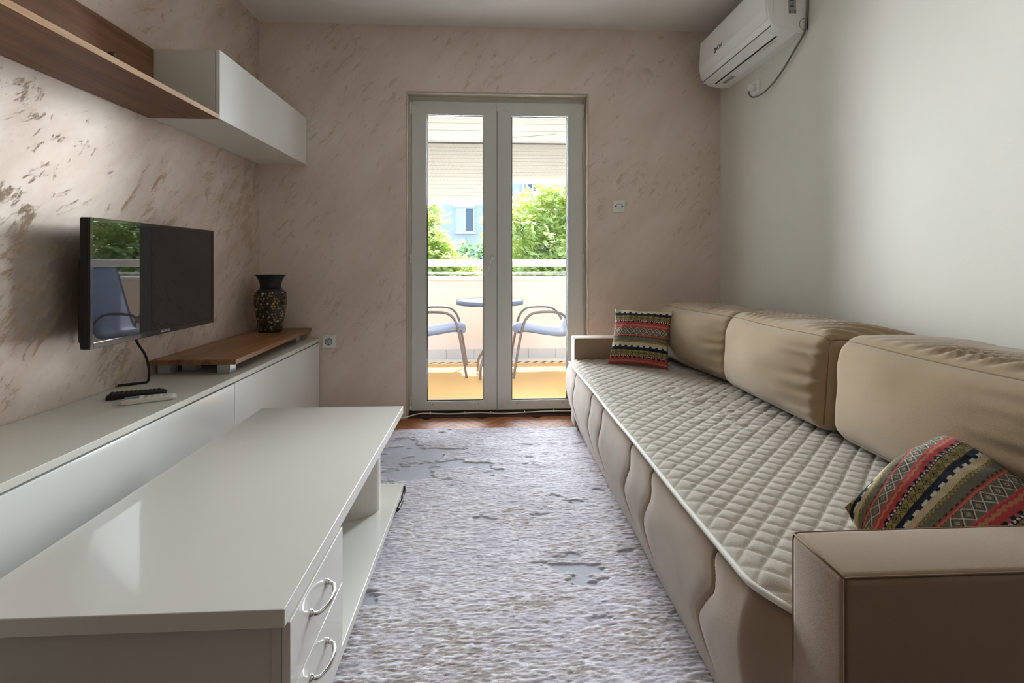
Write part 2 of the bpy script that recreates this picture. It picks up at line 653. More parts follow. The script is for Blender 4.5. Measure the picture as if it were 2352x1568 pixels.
FY = 3.345
frame_obj('outer_frame', DX0 + 0.0085, DX1 - 0.0085, 0.0, DZ - 0.013, 0.055, FY + 0.012, FY + 0.075, M['upvc'], door, 0.0003, 0.002)
kg = NT('window_glass')
gl = kg.n('ShaderNodeBsdfGlossy')
gl.inputs['Roughness'].default_value = 0.0
tr = kg.n('ShaderNodeBsdfTransparent')
tr.inputs['Color'].default_value = (0.97, 0.985, 0.98, 1)
fr = kg.n('ShaderNodeFresnel')
fr.inputs['IOR'].default_value = 1.45
mx = kg.n('ShaderNodeMixShader')
kg.l(fr.outputs[0], mx.inputs[0])
kg.l(tr.outputs[0], mx.inputs[1])
kg.l(gl.outputs[0], mx.inputs[2])
kg.l(mx.outputs[0], kg.out.inputs[0])
M['glass'] = kg.m
for (sx0, sx1, gx0, gx1, side) in ((-0.511, 0.0655, -0.418, -0.021, -1), (0.0675, 0.650, 0.157, 0.553, 1)):
    z0, z1, gz0, gz1 = 0.034, 2.122, 0.088, 2.038
    bm = bmesh.new()
    # mitred sash profile with unequal stile and rail widths
    bars = [[(sx0, z0), (gx0, gz0), (gx0, gz1), (sx0, z1)], [(sx1, z0), (gx1, gz0), (gx1, gz1), (sx1, z1)],
            [(sx0, z0), (sx1, z0), (gx1, gz0), (gx0, gz0)], [(sx0, z1), (sx1, z1), (gx1, gz1), (gx0, gz1)]]
    for q in bars:
        cx_ = sum(p[0] for p in q) / 4
        cz_ = sum(p[1] for p in q) / 4
        a = [bm.verts.new((x, FY, z)) for x, z in q]
        b = [bm.verts.new((x, FY + 0.062, z)) for x, z in q]
        fs = [bm.faces.new(a), bm.faces.new(b[::-1])]
        for i in range(4):
            j = (i + 1) % 4
            fs.append(bm.faces.new((a[j], a[i], b[i], b[j])))
        bmesh.ops.bevel(bm, geom=list(fs[0].edges), offset=0.0012, segments=2, affect='EDGES', profile=0.5)
    sash = link('sash', bm_mesh(bm, 'sash'), M['upvc'], door)
    frame_obj('glazing_bead', gx0 - 0.0005, gx1 + 0.0005, gz0 - 0.0005, gz1 + 0.0005, 0.007, FY + 0.004, FY + 0.03, M['upvc'], sash)
    frame_obj('gasket', gx0 + 0.007, gx1 - 0.007, gz0 + 0.007, gz1 - 0.007, 0.0045, FY + 0.018, FY + 0.032, M['gasket'], sash)
    box('glass_pane', gx0 + 0.008, gx1 - 0.008, FY + 0.026, FY + 0.030, gz0 + 0.008, gz1 - 0.008, M['glass'], sash)
    hx = sx0 - 0.008 if side < 0 else sx1 + 0.008
    for hz in (2.075, 0.085, 1.06):
        hh = 0.045 if hz != 1.06 else 0.03
        hg = lathe('hinge', [(0.006, hz - hh), (0.008, hz - hh + 0.003), (0.008, hz - 0.4 * hh), (0.0065, hz - 0.38 * hh), (0.008, hz - 0.36 * hh),
                             (0.008, hz + hh - 0.003), (0.006, hz + hh)], hx, FY + 0.002, M['hinge'], sash, 14)
    # drainage holes and screws in the bead
    for t in (0.12, 0.90):
        x_ = gx0 + (gx1 - gx0) * t
        box('drain_hole', x_ - 0.003, x_ + 0.003, FY - 0.0006, FY + 0.002, gz0 - 0.014, gz0 - 0.010, M['gasket'], sash)
    for t in (0.45, 0.60):
        x_ = gx0 + (gx1 - gx0) * t
        box('bead_screw', x_ - 0.0025, x_ + 0.0025, FY + 0.0028, FY + 0.006, gz1 - 0.0055, gz1 - 0.0015, M['gasket'], sash)
    if side < 0:
        hd = box('handle', 0.018, 0.044, FY - 0.010, FY + 0.001, 1.005, 1.085, M['upvc'], sash, 0.004)
        tube('lever', spline([(0.031, FY - 0.008, 1.060), (0.031, FY - 0.045, 1.062), (0.022, FY - 0.052, 1.050), (0.002, FY - 0.052, 0.985), (-0.007, FY - 0.050, 0.950)], 6),
             0.0075, M['upvc'], sash, 10)
    else:
        box('astragal', 0.0615, 0.0712, FY - 0.004, FY + 0.004, 0.03, 2.06, plain('astragal_grey', (170, 172, 168), 0.4), sash, 0.0015)
        box('astragal_cap', 0.0605, 0.0725, FY - 0.006, FY + 0.004, 2.06, 2.115, M['upvc'], sash, 0.002)
box('sash_gap_shade', DX0 + 0.010, DX1 - 0.010, FY + 0.006, FY + 0.0115, 0.0085, 0.033, plain('sash_gap_dark', (60, 46, 40), 0.6), door)  # dark strip stands in for shade in the gap under the sashes
box('threshold', DX0 + 0.009, DX1 - 0.009, YB + 0.02, FY + 0.012, -0.011, 0.008, plain('dark_threshold', (70, 52, 42), 0.6), door, 0.002)

# white cord clipped along the foot of the door
cbl = thing('floor_cable', 'thin white cable clipped along the foot of the balcony door', 'cable', (0, 3.26, 0))
cpts = spline([(-0.70, 3.262, 0.012), (-0.60, 3.258, 0.012), (-0.53, 3.262, 0.020), (-0.44, 3.318, 0.024), (-0.25, 3.318, 0.018), (-0.06, 3.318, 0.024), (0.10, 3.318, 0.016),
               (0.28, 3.318, 0.022), (0.45, 3.318, 0.027), (0.62, 3.318, 0.022), (0.70, 3.262, 0.022), (0.85, 3.262, 0.014)], 6)
tube('cord', cpts, 0.0045, M['cord_white'], cbl, 8)
for i in (20, 27, 33, 41, 48, 54):
    p = cpts[i]
    box('cable_clip', p.x - 0.004, p.x + 0.004, p.y - 0.006, p.y + 0.018, p.z - 0.006, p.z + 0.0065, M['cord_white'], cbl, 0.001)

# ================================================================ wall sockets
def wall_plate(name, label, cat, cx, cz, w, h):
    t = thing(name, label, cat, (cx, YB, cz - h / 2))
    box('plate', cx - w / 2, cx + w / 2, YB - 0.010, YB - 0.0006, cz - h / 2, cz + h / 2, M['socket'], t, 0.003)
    return t


def disc_y(name, cx, cz, r, y0, y1, mat, parent, seg=28, hole=0.0):
    v, f = [], []
    for (rr, yy) in ((r, y1), (r, y0), (hole, y0), (hole, y1)) if hole else ((r, y1), (r, y0), (0.0001, y0)):
        for q in range(seg):
            a = 2 * math.pi * q / seg
            v.append((cx + rr * math.cos(a), yy, cz + rr * math.sin(a)))
    n = 4 if hole else 3
    return pydata(name, v, grid_faces(seg, n, wrap_u=True), mat, parent, smooth=False)


ps = wall_plate('power_socket', 'white power socket beside the low cabinet end', 'socket', -1.035, 0.518, 0.082, 0.082)
disc_y('socket_ring', -1.035, 0.518, 0.024, YB - 0.0125, YB - 0.009, plain('socket_ring_grey', (120, 120, 116), 0.4), ps, 28, 0.0195)
disc_y('socket_well', -1.035, 0.518, 0.0195, YB - 0.0108, YB - 0.009, plain('socket_well', (206, 206, 200), 0.5), ps)
for dx, dz in ((-0.0095, 0), (0.0095, 0)):
    disc_y('pin_hole', -1.035 + dx, 0.518 + dz, 0.0038, YB - 0.0114, YB - 0.0100, M['dark_slot'], ps, 14)
for dz in (-0.017, 0.017):
    box('earth_clip', -1.038, -1.032, YB - 0.0118, YB - 0.010, 0.518 + dz - 0.004, 0.518 + dz + 0.004, M['dark_print'], ps)
pj = wall_plate('phone_socket', 'square white phone socket plate on the wall right of the door', 'socket', 0.882, 1.412, 0.082, 0.082)
frame_obj('socket_outline', 0.865, 0.899, 1.397, 1.427, 0.0015, YB - 0.0112, YB - 0.0098, M['grey_print'], pj)
for dx in (-0.024, 0.024):
    disc_y('screw', 0.882 + dx, 1.412, 0.0035, YB - 0.0114, YB - 0.0098, M['dark_slot'], pj, 14)

# ================================================================ rug
RX0, RX1, RY0, RY1 = -0.78, 0.98, 0.55, 3.055
nu, nv = 400, 960
gx = np.linspace(RX0, RX1, nu)
gy = np.linspace(RY0, RY1, nv)
X, Y = np.meshgrid(gx, gy)
strand = fbm(X * 42, Y * 190, 3, 3, 0.8)
tuft = fbm((X + 0.3 * Y) * 75, (Y - 0.2 * X) * 120, 8, 2, 0.7)
med = fbm(X * 9, Y * 22, 21, 4, 0.55)
big = fbm(X * 2.2 + 0.4, Y * 3.0, 33, 3, 0.5)
# worn flat patches (low pile): streaky, mostly at the far left and scattered on the right
wpx = 0.10 * (fbm(X * 5, Y * 9, 81, 4, 0.6) - 0.5)
wpy = 0.07 * (fbm(X * 6, Y * 8, 86, 4, 0.6) - 0.5)
m1 = fbm((X + wpx) * 4.3 + (Y + wpy) * 1.1, (Y + wpy) * 9.5 - (X + wpx) * 0.9, 51, 5, 0.6)
zone = 0.80 * np.exp(-(((X + 0.42) / 0.30) ** 2 + ((Y - 2.55) / 0.42) ** 2)) + 0.22 * np.exp(-(((X - 0.32) / 0.16) ** 2 + ((Y - 1.98) / 0.16) ** 2)) \
    + 0.22 * np.exp(-(((X - 0.28) / 0.10) ** 2 + ((Y - 1.55) / 0.10) ** 2)) + 0.18 * np.exp(-(((X + 0.30) / 0.12) ** 2 + ((Y - 1.70) / 0.05) ** 2)) \
    + 0.20 * np.exp(-(((X - 0.02) / 0.14) ** 2 + ((Y - 2.20) / 0.12) ** 2))
patch = sstep(0.715, 0.755, m1 + 0.48 * zone + 0.02 * (tuft - 0.5))
h_ = 0.012 + 0.0026 * (strand - 0.5) * 2 + 0.0030 * (tuft - 0.5) + 0.0030 * (med - 0.5)
Zr = (1 - patch) * h_ + patch * (0.0066 + 0.0006 * tuft)
edge = np.minimum(np.minimum(X - RX0, RX1 - X), np.minimum(Y - RY0, RY1 - Y))
Zr *= sstep(0.0, 0.012, edge) * 0.85 + 0.15
Zr = np.maximum(Zr, 0.002)
wob = 0.004 * (fbm(X * 12, Y * 0, 71, 2) - 0.5) * 2
Yw = Y + np.where(Y > RY1 - 0.05, 1, 0) * wob
c_hi = np.array(s2l((224, 220, 229)))
c_mid = np.array(s2l((194, 188, 198)))
c_flat = np.array(s2l((184, 186, 197)))
c_brn = np.array(s2l((158, 146, 138)))
f1 = sstep(0.35, 0.62, 0.5 * strand + 0.5 * med)[..., None]
colr = c_mid * (1 - f1) + c_hi * f1
brn = sstep(0.47, 0.70, med * 0.55 + big * 0.35 + 0.22 * sstep(1.95, 1.15, Y))[..., None] * (1 - sstep(0.45, 0.62, strand))[..., None]
colr = colr * (1 - 0.85 * brn) + c_brn * 0.85 * brn
colr = colr * (0.86 + 0.28 * tuft)[..., None]
colr = colr * (1 - patch[..., None]) + c_flat * patch[..., None]
V = np.stack([X, Yw, Zr], -1).reshape(-1, 3)
F = grid_faces(nu, nv)
nb = len(V)
# backing so that the rug has thickness
V = np.concatenate([V, [[RX0, RY0, 0.0004], [RX1, RY0, 0.0004], [RX1, RY1, 0.0004], [RX0, RY1, 0.0004]]])
F.append((nb + 3, nb + 2, nb + 1, nb))
col_all = np.concatenate([colr.reshape(-1, 3), np.tile(c_flat, (4, 1))])
rug = pydata('rug', V, F, M['rug'], None, True, col_all)
tag(rug, 'pale lavender grey shaggy rug with worn flat patches between table and sofa', 'rug')

# ================================================================ low television cabinet
CF, CT = -1.098, 0.540                     # front plane and top
lc = thing('tv_cabinet', 'long low glossy white cabinet along the left wall under the television', 'cabinet', (-1.29, 2.1, 0))
box('body', XL + 0.003, CF - 0.022, 0.02, YB - 0.004, 0.05, CT - 0.024, M['body_white'], lc)
box('plinth', XL + 0.003, CF - 0.06, 0.04, YB - 0.01, 0.0, 0.05, M['body_white'], lc)
box('top_panel', XL + 0.003, CF, 0.01, YB - 0.003, CT - 0.0225, CT, M['table_matt'], lc, 0.0015)
for y0, y1 in ((2.198, 3.268), (1.122, 2.194), (0.046, 1.118)):
    box('door_panel', CF - 0.020, CF, y0, y1, 0.056, CT - 0.028, M['gloss_white'], lc, 0.0012)

# wooden riser standing on the cabinet
rs = thing('riser_shelf', 'brown wooden riser board on small blocks on the low cabinet', 'shelf', (-1.29, 2.75, CT))
pr_ = [(-1.474, 0), (-1.108, 0), (-1.145, 1), (-1.474, 1)]
bm = bmesh.new()
ry0, ry1, rz0, rz1 = 2.225, 3.268, 0.587, 0.609
vs = [bm.verts.new((x, ry1 if t else ry0, z)) for z in (rz0, rz1) for x, t in pr_]
for q in ((0, 1, 2, 3), (7, 6, 5, 4), (0, 4, 5, 1), (1, 5, 6, 2), (2, 6, 7, 3), (3, 7, 4, 0)):
    bm.faces.new([vs[i] for i in q])
bmesh.ops.bevel(bm, geom=list(bm.edges), offset=0.0015, segments=2, affect='EDGES')
link('board', bm_mesh(bm, 'board'), wood('riser_wood', (104, 68, 44), (170, 122, 82), 'Y', 1.0, 0.4), rs)
for x, y in ((-1.185, 2.30), (-1.375, 2.36), (-1.445, 2.30), (-1.21, 3.14), (-1.43, 3.14)):
    box('block', x - 0.028, x + 0.028, y - 0.028, y + 0.028, CT + 0.0005, rz0, M['steel_block'], rs, 0.0015)

# mosaic vase on the riser
VX, VY, VZ = -1.335, 3.10, 0.6095
vs_ = thing('vase', 'dark vase covered in multicoloured stone mosaic with flared black neck', 'vase', (VX, VY, VZ))
vprof = [(0.0, 0.0), (0.062, 0.0), (0.066, 0.006), (0.070, 0.05), (0.082, 0.12), (0.0905, 0.18), (0.0915, 0.215), (0.084, 0.243), (0.066, 0.262), (0.060, 0.268)]
vfull = [(r, VZ + z) for r, z in vprof]
lathe('vase_body', [(max(r, 0.0005), z) for r, z in vfull], VX, VY, M['vase_dark'], vs_, 48)
neck = [(0.059, 0.2625), (0.058, 0.285), (0.064, 0.310), (0.076, 0.335), (0.086, 0.347), (0.088, 0.350), (0.084, 0.351), (0.074, 0.336), (0.061, 0.310), (0.055, 0.286), (0.054, 0.266)]
lathe('neck', [(r, VZ + z) for r, z in neck], VX, VY, plain('black_neck', (30, 28, 30), 0.55, var=0.2, vscale=40), vs_, 48)
cols = [s2l(c) for c in ((150, 118, 44), (116, 92, 40), (84, 70, 50), (140, 132, 120), (176, 172, 164), (96, 60, 40), (70, 78, 58), (120, 104, 80), (52, 48, 52), (168, 140, 60), (74, 52, 46), (56, 60, 70))]


def vprof_at(z):
    for (r0, z0), (r1, z1) in zip(vprof[1:], vprof[2:]):
        if z0 <= z <= z1:
            return r0 + (r1 - r0) * (z - z0) / (z1 - z0), math.atan2(-(r1 - r0), (z1 - z0))
    return vprof[-1][0], 0


cv, cf, cc = [], [], []
rows = 15
for i in range(rows):
    z = 0.012 + 0.236 * (i + 0.5) / rows
    r, tl = vprof_at(z)
    n = int(2 * math.pi * r / 0.0175)
    for j in range(n):
        a = 2 * math.pi * (j + 0.5 * (i % 2) + random.uniform(-0.2, 0.2)) / n
        zz = z + random.uniform(-0.003, 0.003)
        r2, tl = vprof_at(min(0.255, max(0.007, zz)))
        nr = Vector((math.cos(a) * math.cos(tl), math.sin(a) * math.cos(tl), math.sin(tl)))
        tg = Vector((-math.sin(a), math.cos(a), 0))
        bt = nr.cross(tg)
        ctr = Vector((VX + r2 * math.cos(a), VY + r2 * math.sin(a), VZ + zz))
        c = random.choice(cols)
        sz = random.uniform(0.0062, 0.0092)
        ph = random.uniform(0, 6.28)
        m_ = random.choice((5, 6, 6, 7))
        b0 = len(cv)
        pts2 = [(sz * random.uniform(0.8, 1.15) * math.cos(ph + 6.283 * q / m_), sz * random.uniform(0.8, 1.15) * math.sin(ph + 6.283 * q / m_)) for q in range(m_)]
        for (px_, py_) in pts2:
            cv.append(ctr + tg * px_ + bt * py_ - nr * 0.0015)
        for (px_, py_) in pts2:
            cv.append(ctr + tg * px_ * 0.72 + bt * py_ * 0.72 + nr * 0.0032)
        cc += [c] * (2 * m_)
        for q in range(m_):
            q2 = (q + 1) % m_
            cf.append((b0 + q, b0 + q2, b0 + m_ + q2, b0 + m_ + q))
        cf.append(tuple(b0 + m_ + q for q in range(m_)))
chips = pydata('mosaic_stones', cv, cf, M['chips'], vs_, False, np.array(cc))
chips['kind'] = 'stuff'

# two remotes
def remote(name, label, cx, cy, ang, L, Wd, H, mat, white):
    t = thing(name, label, 'remote control', (0, 0, 0))
    bm = bmesh.new()
    n = 14
    secs = []
    for i in range(n + 1):
        s = -1 + 2 * i / n
        w = Wd / 2 * (1 - 0.25 * abs(s) ** 8) * (1 - (0.10 * (s + 1) / 2 if not white else 0.0))
        hh = H * (0.72 + 0.28 * (1 - s) / 2) * (1 - 0.35 * abs(s) ** 10)
        ring = []
        for (u, z) in ((-1, 0.15), (-0.9, 0.0), (0.9, 0.0), (1, 0.15), (1, 0.75), (0.85, 1.0), (-0.85, 1.0), (-1, 0.75)):
            ring.append(bm.verts.new((s * L / 2, u * w, z * hh)))
        secs.append(ring)
    for a, b in zip(secs[:-1], secs[1:]):
        for q in range(8):
            bm.faces.new((a[q], a[(q + 1) % 8], b[(q + 1) % 8], b[q]))
    bm.faces.new(secs[0][::-1])
    bm.faces.new(secs[-1])
    link('case', bm_mesh(bm, 'case'), mat, t)
    if white:
        box('display', -L * 0.44, -L * 0.18, -Wd * 0.33, Wd * 0.33, H * 0.93, H * 1.02, plain('lcd_grey', (120, 146, 160), 0.15), t, 0.0008)
        bt = plain('remote_button_grey', (196, 196, 194), 0.5)
        for i in range(4):
            for j in (-1, 0, 1):
                box('button', -0.010 + i * 0.018 - 0.005, -0.010 + i * 0.018 + 0.005, j * 0.013 - 0.004, j * 0.013 + 0.004, H * 0.78, H * 0.93 + 0.0008 - 0.0012 * i, bt if (i, j) != (0, 0) else plain('power_button', (190, 120, 96), 0.5), t, 0.0008)
    else:
        bt = plain('remote_button_black', (46, 46, 48), 0.5)
        for i in range(11):
            for j in (-1, 0, 1):
                x_ = -L * 0.42 + i * L * 0.078
                hh = H * (0.72 + 0.28 * (1 - x_ / (L / 2)) / 2)
                box('button', x_ - 0.004, x_ + 0.004, j * 0.012 - 0.0038, j * 0.012 + 0.0038, hh - 0.003, hh + 0.0016, bt, t, 0.0008)
    t.location = (cx, cy, CT + 0.0006)
    t.rotation_euler = (0, 0, ang)
    return t


remote('remote_control', 'black remote control lying on the low cabinet next to white remote', -1.300, 1.895, 0.48, 0.180, 0.046, 0.022, M['black_plastic'], False)
remote('remote_control', 'white air conditioner remote with small display on the low cabinet', -1.213, 1.830, 0.54, 0.160, 0.052, 0.020, plain('white_remote', (224, 221, 214), 0.4, var=0.01), True)

# ================================================================ television
TX, TY0, TY1, TZ0, TZ1 = -1.345, 1.735, 2.490, 0.742, 1.192
tv = thing('television', 'flat black television hung on the left wall above the low cabinet', 'television', (TX, (TY0 + TY1) / 2, TZ0))
box('housing', TX - 0.036, TX - 0.004, TY0, TY1, TZ0, TZ1, M['black_plastic'], tv, 0.005)
frm = []
bz, bb = 0.014, 0.022
bm = bmesh.new()
for b in ((TX - 0.006, TX, TY0, TY0 + bz, TZ0, TZ1), (TX - 0.006, TX, TY1 - bz, TY1, TZ0, TZ1), (TX - 0.006, TX, TY0 + bz, TY1 - bz, TZ0, TZ0 + bb), (TX - 0.006, TX, TY0 + bz, TY1 - bz, TZ1 - bz, TZ1)):
    add_box(bm, *b, 0.0018)
link('bezel', bm_mesh(bm, 'bezel'), M['black_gloss'], tv)
box('screen', TX - 0.006, TX - 0.0025, TY0 + bz - 0.001, TY1 - bz + 0.001, TZ0 + bb - 0.001, TZ1 - bz + 0.001, M['screen'], tv)
box('back_cover', TX - 0.066, TX - 0.034, TY0 + 0.03, TY1 - 0.10, TZ0 + 0.015, TZ1 - 0.14, M['black_plastic'], tv, 0.008)
boxes('wall_bracket', [(XL + 0.0006, TX - 0.064, 2.02, 2.05, 0.84, 1.10), (XL + 0.0006, TX - 0.064, 2.18, 2.21, 0.84, 1.10), (XL + 0.0006, XL + 0.006, 1.98, 2.25, 0.90, 1.04)], M['black_plastic'], tv)
text_mesh('logo', 'GRUNDIG', 0.0135, 0.0004, M['silver'], basis((0, 1, 0), (0, 0, 1), (1, 0, 0), (TX + 0.0004, 2.125, TZ0 + 0.011)), tv)
tc_ = tube('television_cable', spline([(-1.405, 2.04, 0.760), (-1.41, 2.052, 0.720), (-1.40, 2.085, 0.66), (-1.395, 2.100, 0.60), (-1.397, 2.098, 0.550), (-1.415, 2.085, 0.5455), (-1.45, 2.06, 0.5455), (-1.476, 2.04, 0.546)], 6), 0.0048, M['black_plastic'], None, 8)
tag(tc_, 'black cable hanging from the television down to the cabinet top', 'cable')

# ================================================================ wall shelf and wall cabinet
WX = -1.180
sh = thing('wall_shelf', 'long brown wooden wall shelf with back board beside the white wall cabinet', 'shelf', (-1.33, 1.4, 1.675))
box('shelf_board', XL + 0.002, WX - 0.0015, 0.30, 2.228, 1.668, 1.688, M['wood_shelf'], sh)
box('front_edge', WX - 0.0015, WX, 0.30, 2.228, 1.668, 1.688, M['wood_edge'], sh)
box('back_board', XL + 0.002, XL + 0.022, 0.30, 2.228, 1.6885, 1.968, M['wood_shelf'], sh)
for y, z in ((1.66, 1.905), (2.055, 1.80)):
    lathe('screw_cap', [(0.004, -0.002), (0.004, 0.0008), (0.001, 0.001)], 0, 0, M['dark_slot'], None, 12).name = 'screw_cap'
    o = [q for q in COL.objects if q.name.startswith('screw_cap') and q.parent is None][-1]
    o.parent = sh
    o.rotation_euler = (0, math.pi / 2, 0)
    o.location = Vector((XL + 0.0225, y, z)) - Vector(sh.location)
wc = thing('wall_cabinet', 'white wall cabinet with plain flap front hung in the far left corner', 'cabinet', (-1.33, 2.75, 1.675))
boxes('carcass', [(XL + 0.002, WX - 0.020, 2.230, 2.246, 1.672, 1.972), (XL + 0.002, WX - 0.020, YB - 0.018, YB - 0.002, 1.672, 1.972),
                  (XL + 0.002, WX - 0.020, 2.246, YB - 0.018, 1.672, 1.688), (XL + 0.002, WX - 0.020, 2.246, YB - 0.018, 1.956, 1.972),
                  (XL + 0.002, XL + 0.008, 2.246, YB - 0.018, 1.688, 1.956)], M['body_white'], wc)
box('flap_door', WX - 0.017, WX, 2.231, YB - 0.003, 1.671, 1.975, M['gloss_white'], wc, 0.0012)
pl_ = thing('shelf_ornament', 'small dark green ornament standing on the wooden wall shelf', 'ornament', (-1.40, 1.905, 1.6885))
lathe('ornament_body', [(0.0015, 1.689), (0.012, 1.689), (0.014, 1.70), (0.009, 1.735), (0.011, 1.76), (0.006, 1.78), (0.001, 1.782)], -1.40, 1.895, plain('dark_green_ornament', (44, 46, 34), 0.5), pl_, 14)
v, f = tube_geo(spline([(-1.40, 1.895, 1.77), (-1.395, 1.905, 1.80), (-1.39, 1.89, 1.815)], 5), [0.010] * 10 + [0.002], 8)
pydata('ornament_leaf', v, f, plain('olive_ornament', (62, 64, 40), 0.6), pl_)
tube('ornament_stem', spline([(-1.385, 1.905, 1.69), (-1.372, 1.912, 1.73), (-1.376, 1.905, 1.77)], 5), 0.005, plain('pink_ornament', (150, 110, 92), 0.5), pl_)

# ================================================================ coffee table
CX0, CX1, CY0, CY1, CZ = -0.940, -0.357, 0.884, 2.104, 0.430
ct = thing('coffee_table', 'glossy white coffee table with two drawers and an oval column on the rug', 'table', ((CX0 + CX1) / 2, 1.5, 0.0))
SB = 0.018                                  # table stands on the rug
box('table_top', CX0, CX1, CY0, CY1, CZ - 0.033, CZ, M['table_white'], ct, 0.0015)
box('lower_shelf', CX0 + 0.004, CX1 + 0.001, CY0 + 0.02, CY1 + 0.006, 0.073, 0.100, M['table_white'], ct, 0.0015)
boxes('drawer_body', [(CX0 + 0.02, CX1 - 0.030, CY0 + 0.018, CY0 + 0.034, 0.1005, CZ - 0.0335), (CX1 - 0.0295, CX1 - 0.0125, CY0 + 0.016, CY0 + 0.034, 0.1005, CZ - 0.0335),
                      (CX0 + 0.02, CX1 - 0.030, 1.205, 1.221, 0.1005, CZ - 0.0335), (CX1 - 0.0295, CX1 - 0.0125, 1.205, 1.223, 0.1005, CZ - 0.0335),
                      (CX0 + 0.004, CX0 + 0.020, CY0 + 0.016, 1.223, 0.1005, CZ - 0.0335)], plain('grey_white_board', (196, 194, 186), 0.45, var=0.012), ct)
for z0, z1, hz in ((0.262, 0.394, 0.335), (0.128, 0.259, 0.205)):
    d = box('drawer', CX1 - 0.012, CX1 + 0.003, CY0 + 0.018, 1.222, z0, z1, M['table_white'], ct, 0.001)
    hp = [(CX1 + 0.003, 1.005, hz), (CX1 + 0.018, 1.008, hz), (CX1 + 0.028, 1.030, hz), (CX1 + 0.030, 1.053, hz), (CX1 + 0.028, 1.076, hz), (CX1 + 0.018, 1.098, hz), (CX1 + 0.003, 1.101, hz)]
    hn = tube('handle', spline(hp, 6), 0.0045, M['chrome'], d, 10)
    for yy in (1.005, 1.101):
        v, f = tube_geo([(CX1 + 0.003, yy, hz), (CX1 + 0.006, yy, hz), (CX1 + 0.010, yy, hz)], [0.0095, 0.009, 0.005], 12)
        pydata('handle_base', v, f, M['chrome'], d)
box('kick_strip', CX1 - 0.012, CX1 + 0.001, CY0 + 0.018, 1.222, 0.1005, 0.125, M['table_white'], ct)
lathe('oval_column', [(0.0005, 0.1005), (1.0, 0.1005), (1.0, CZ - 0.0335), (0.0005, CZ - 0.0335)], -0.635, 1.90, M['table_matt'], ct, 64, 0.225, 0.115, smooth=False)
for x in (CX0 + 0.03, CX1 - 0.05):
    for y in (CY0 + 0.05, CY1 - 0.06):
        box('foot', x, x + 0.04, y, y + 0.04, 0.006, 0.073, M['foot'], ct, 0.002)
tube('edge_fringe', spline([(CX1 + 0.004, CY1 + 0.004, 0.088), (CX1 + 0.006, CY1 - 0.01, 0.070), (CX1 + 0.003, CY1 - 0.03, 0.066), (CX1 + 0.007, CY1 - 0.06, 0.060), (CX1 + 0.003, CY1 - 0.10, 0.058), (CX1 + 0.004, CY1 - 0.14, 0.062)], 5), 0.006, M['foot'], ct, 7)

# ================================================================ air conditioner
AY0, AY1 = 2.362, 3.150
ac = thing('air_conditioner', 'white wall mounted air conditioner high on the right wall', 'air conditioner', (1.48, 2.755, 2.18))
W0 = XR - 0.0008
prof = [(W0, 2.178), (W0 - 0.055, 2.172), (W0 - 0.13, 2.182), (W0 - 0.175, 2.205), (W0 - 0.196, 2.240), (W0 - 0.203, 2.30), (W0 - 0.196, 2.455), (W0 - 0.17, 2.472), (W0, 2.472)]
acb = prism_y('case', prof, AY0, AY1, M['ac_white'], ac, 0.006, 2)
# front panel: slightly proud shell that follows the case
def shell(name, p0, p1, thick, y0, y1, mat, parent, bev=0.002):
    """strip along profile points p0..p1, offset outward"""
    pts = [Vector((x, 0, z)) for x, z in prof[p0:p1 + 1]]
    outp, inp = [], []
    for i, p in enumerate(pts):
        a = pts[max(0, i - 1)]
        b = pts[min(len(pts) - 1, i + 1)]
        d = (b - a).normalized()
        nn = Vector((d.z, 0, -d.x))
        if nn.x > 0 and nn.z > 0:
            nn = -nn
        if (p + nn * 0.01 - Vector((1.50, 0, 2.34))).length < (p - Vector((1.50, 0, 2.34))).length:
            nn = -nn
        outp.append(p + nn * thick)
        inp.append(p - nn * 0.002)
    poly = [(q.x, q.z) for q in outp] + [(q.x, q.z) for q in inp[::-1]]
    return prism_y(name, poly, y0, y1, mat, parent)


shell('front_panel', 4, 7, 0.0045, AY0 + 0.014, AY1 - 0.014, plain('ac_front_gloss', (248, 248, 247), 0.22, var=0.008), ac)
shell('air_flap', 2, 3, 0.0035, AY0 + 0.05, AY1 - 0.05, M['ac_white'], ac)
# dark outlet slot just behind the flap and the thin gap above it
def on_prof(i, t, off):
    (x0, z0), (x1, z1) = prof[i], prof[i + 1]
    p = Vector((x0 + (x1 - x0) * t, 0, z0 + (z1 - z0) * t))
    d = Vector((x1 - x0, 0, z1 - z0)).normalized()
    nn = Vector((d.z, 0, -d.x))
    if nn.z > 0 and nn.x > 0 or (p + nn - Vector((1.5, 0, 2.34))).length < (p - Vector((1.5, 0, 2.34))).length:
        nn = -nn
    return p + nn * off, d, nn


def strip_on(name, i, t0, t1, y0, y1, off, mat, parent):
    a, d, nn = on_prof(i, t0, off)
    b, d, nn = on_prof(i, t1, off)
    a2, b2 = a - nn * (off + 0.003), b - nn * (off + 0.003)
    return prism_y(name, [(a.x, a.z), (b.x, b.z), (b2.x, b2.z), (a2.x, a2.z)], y0, y1, mat, parent)


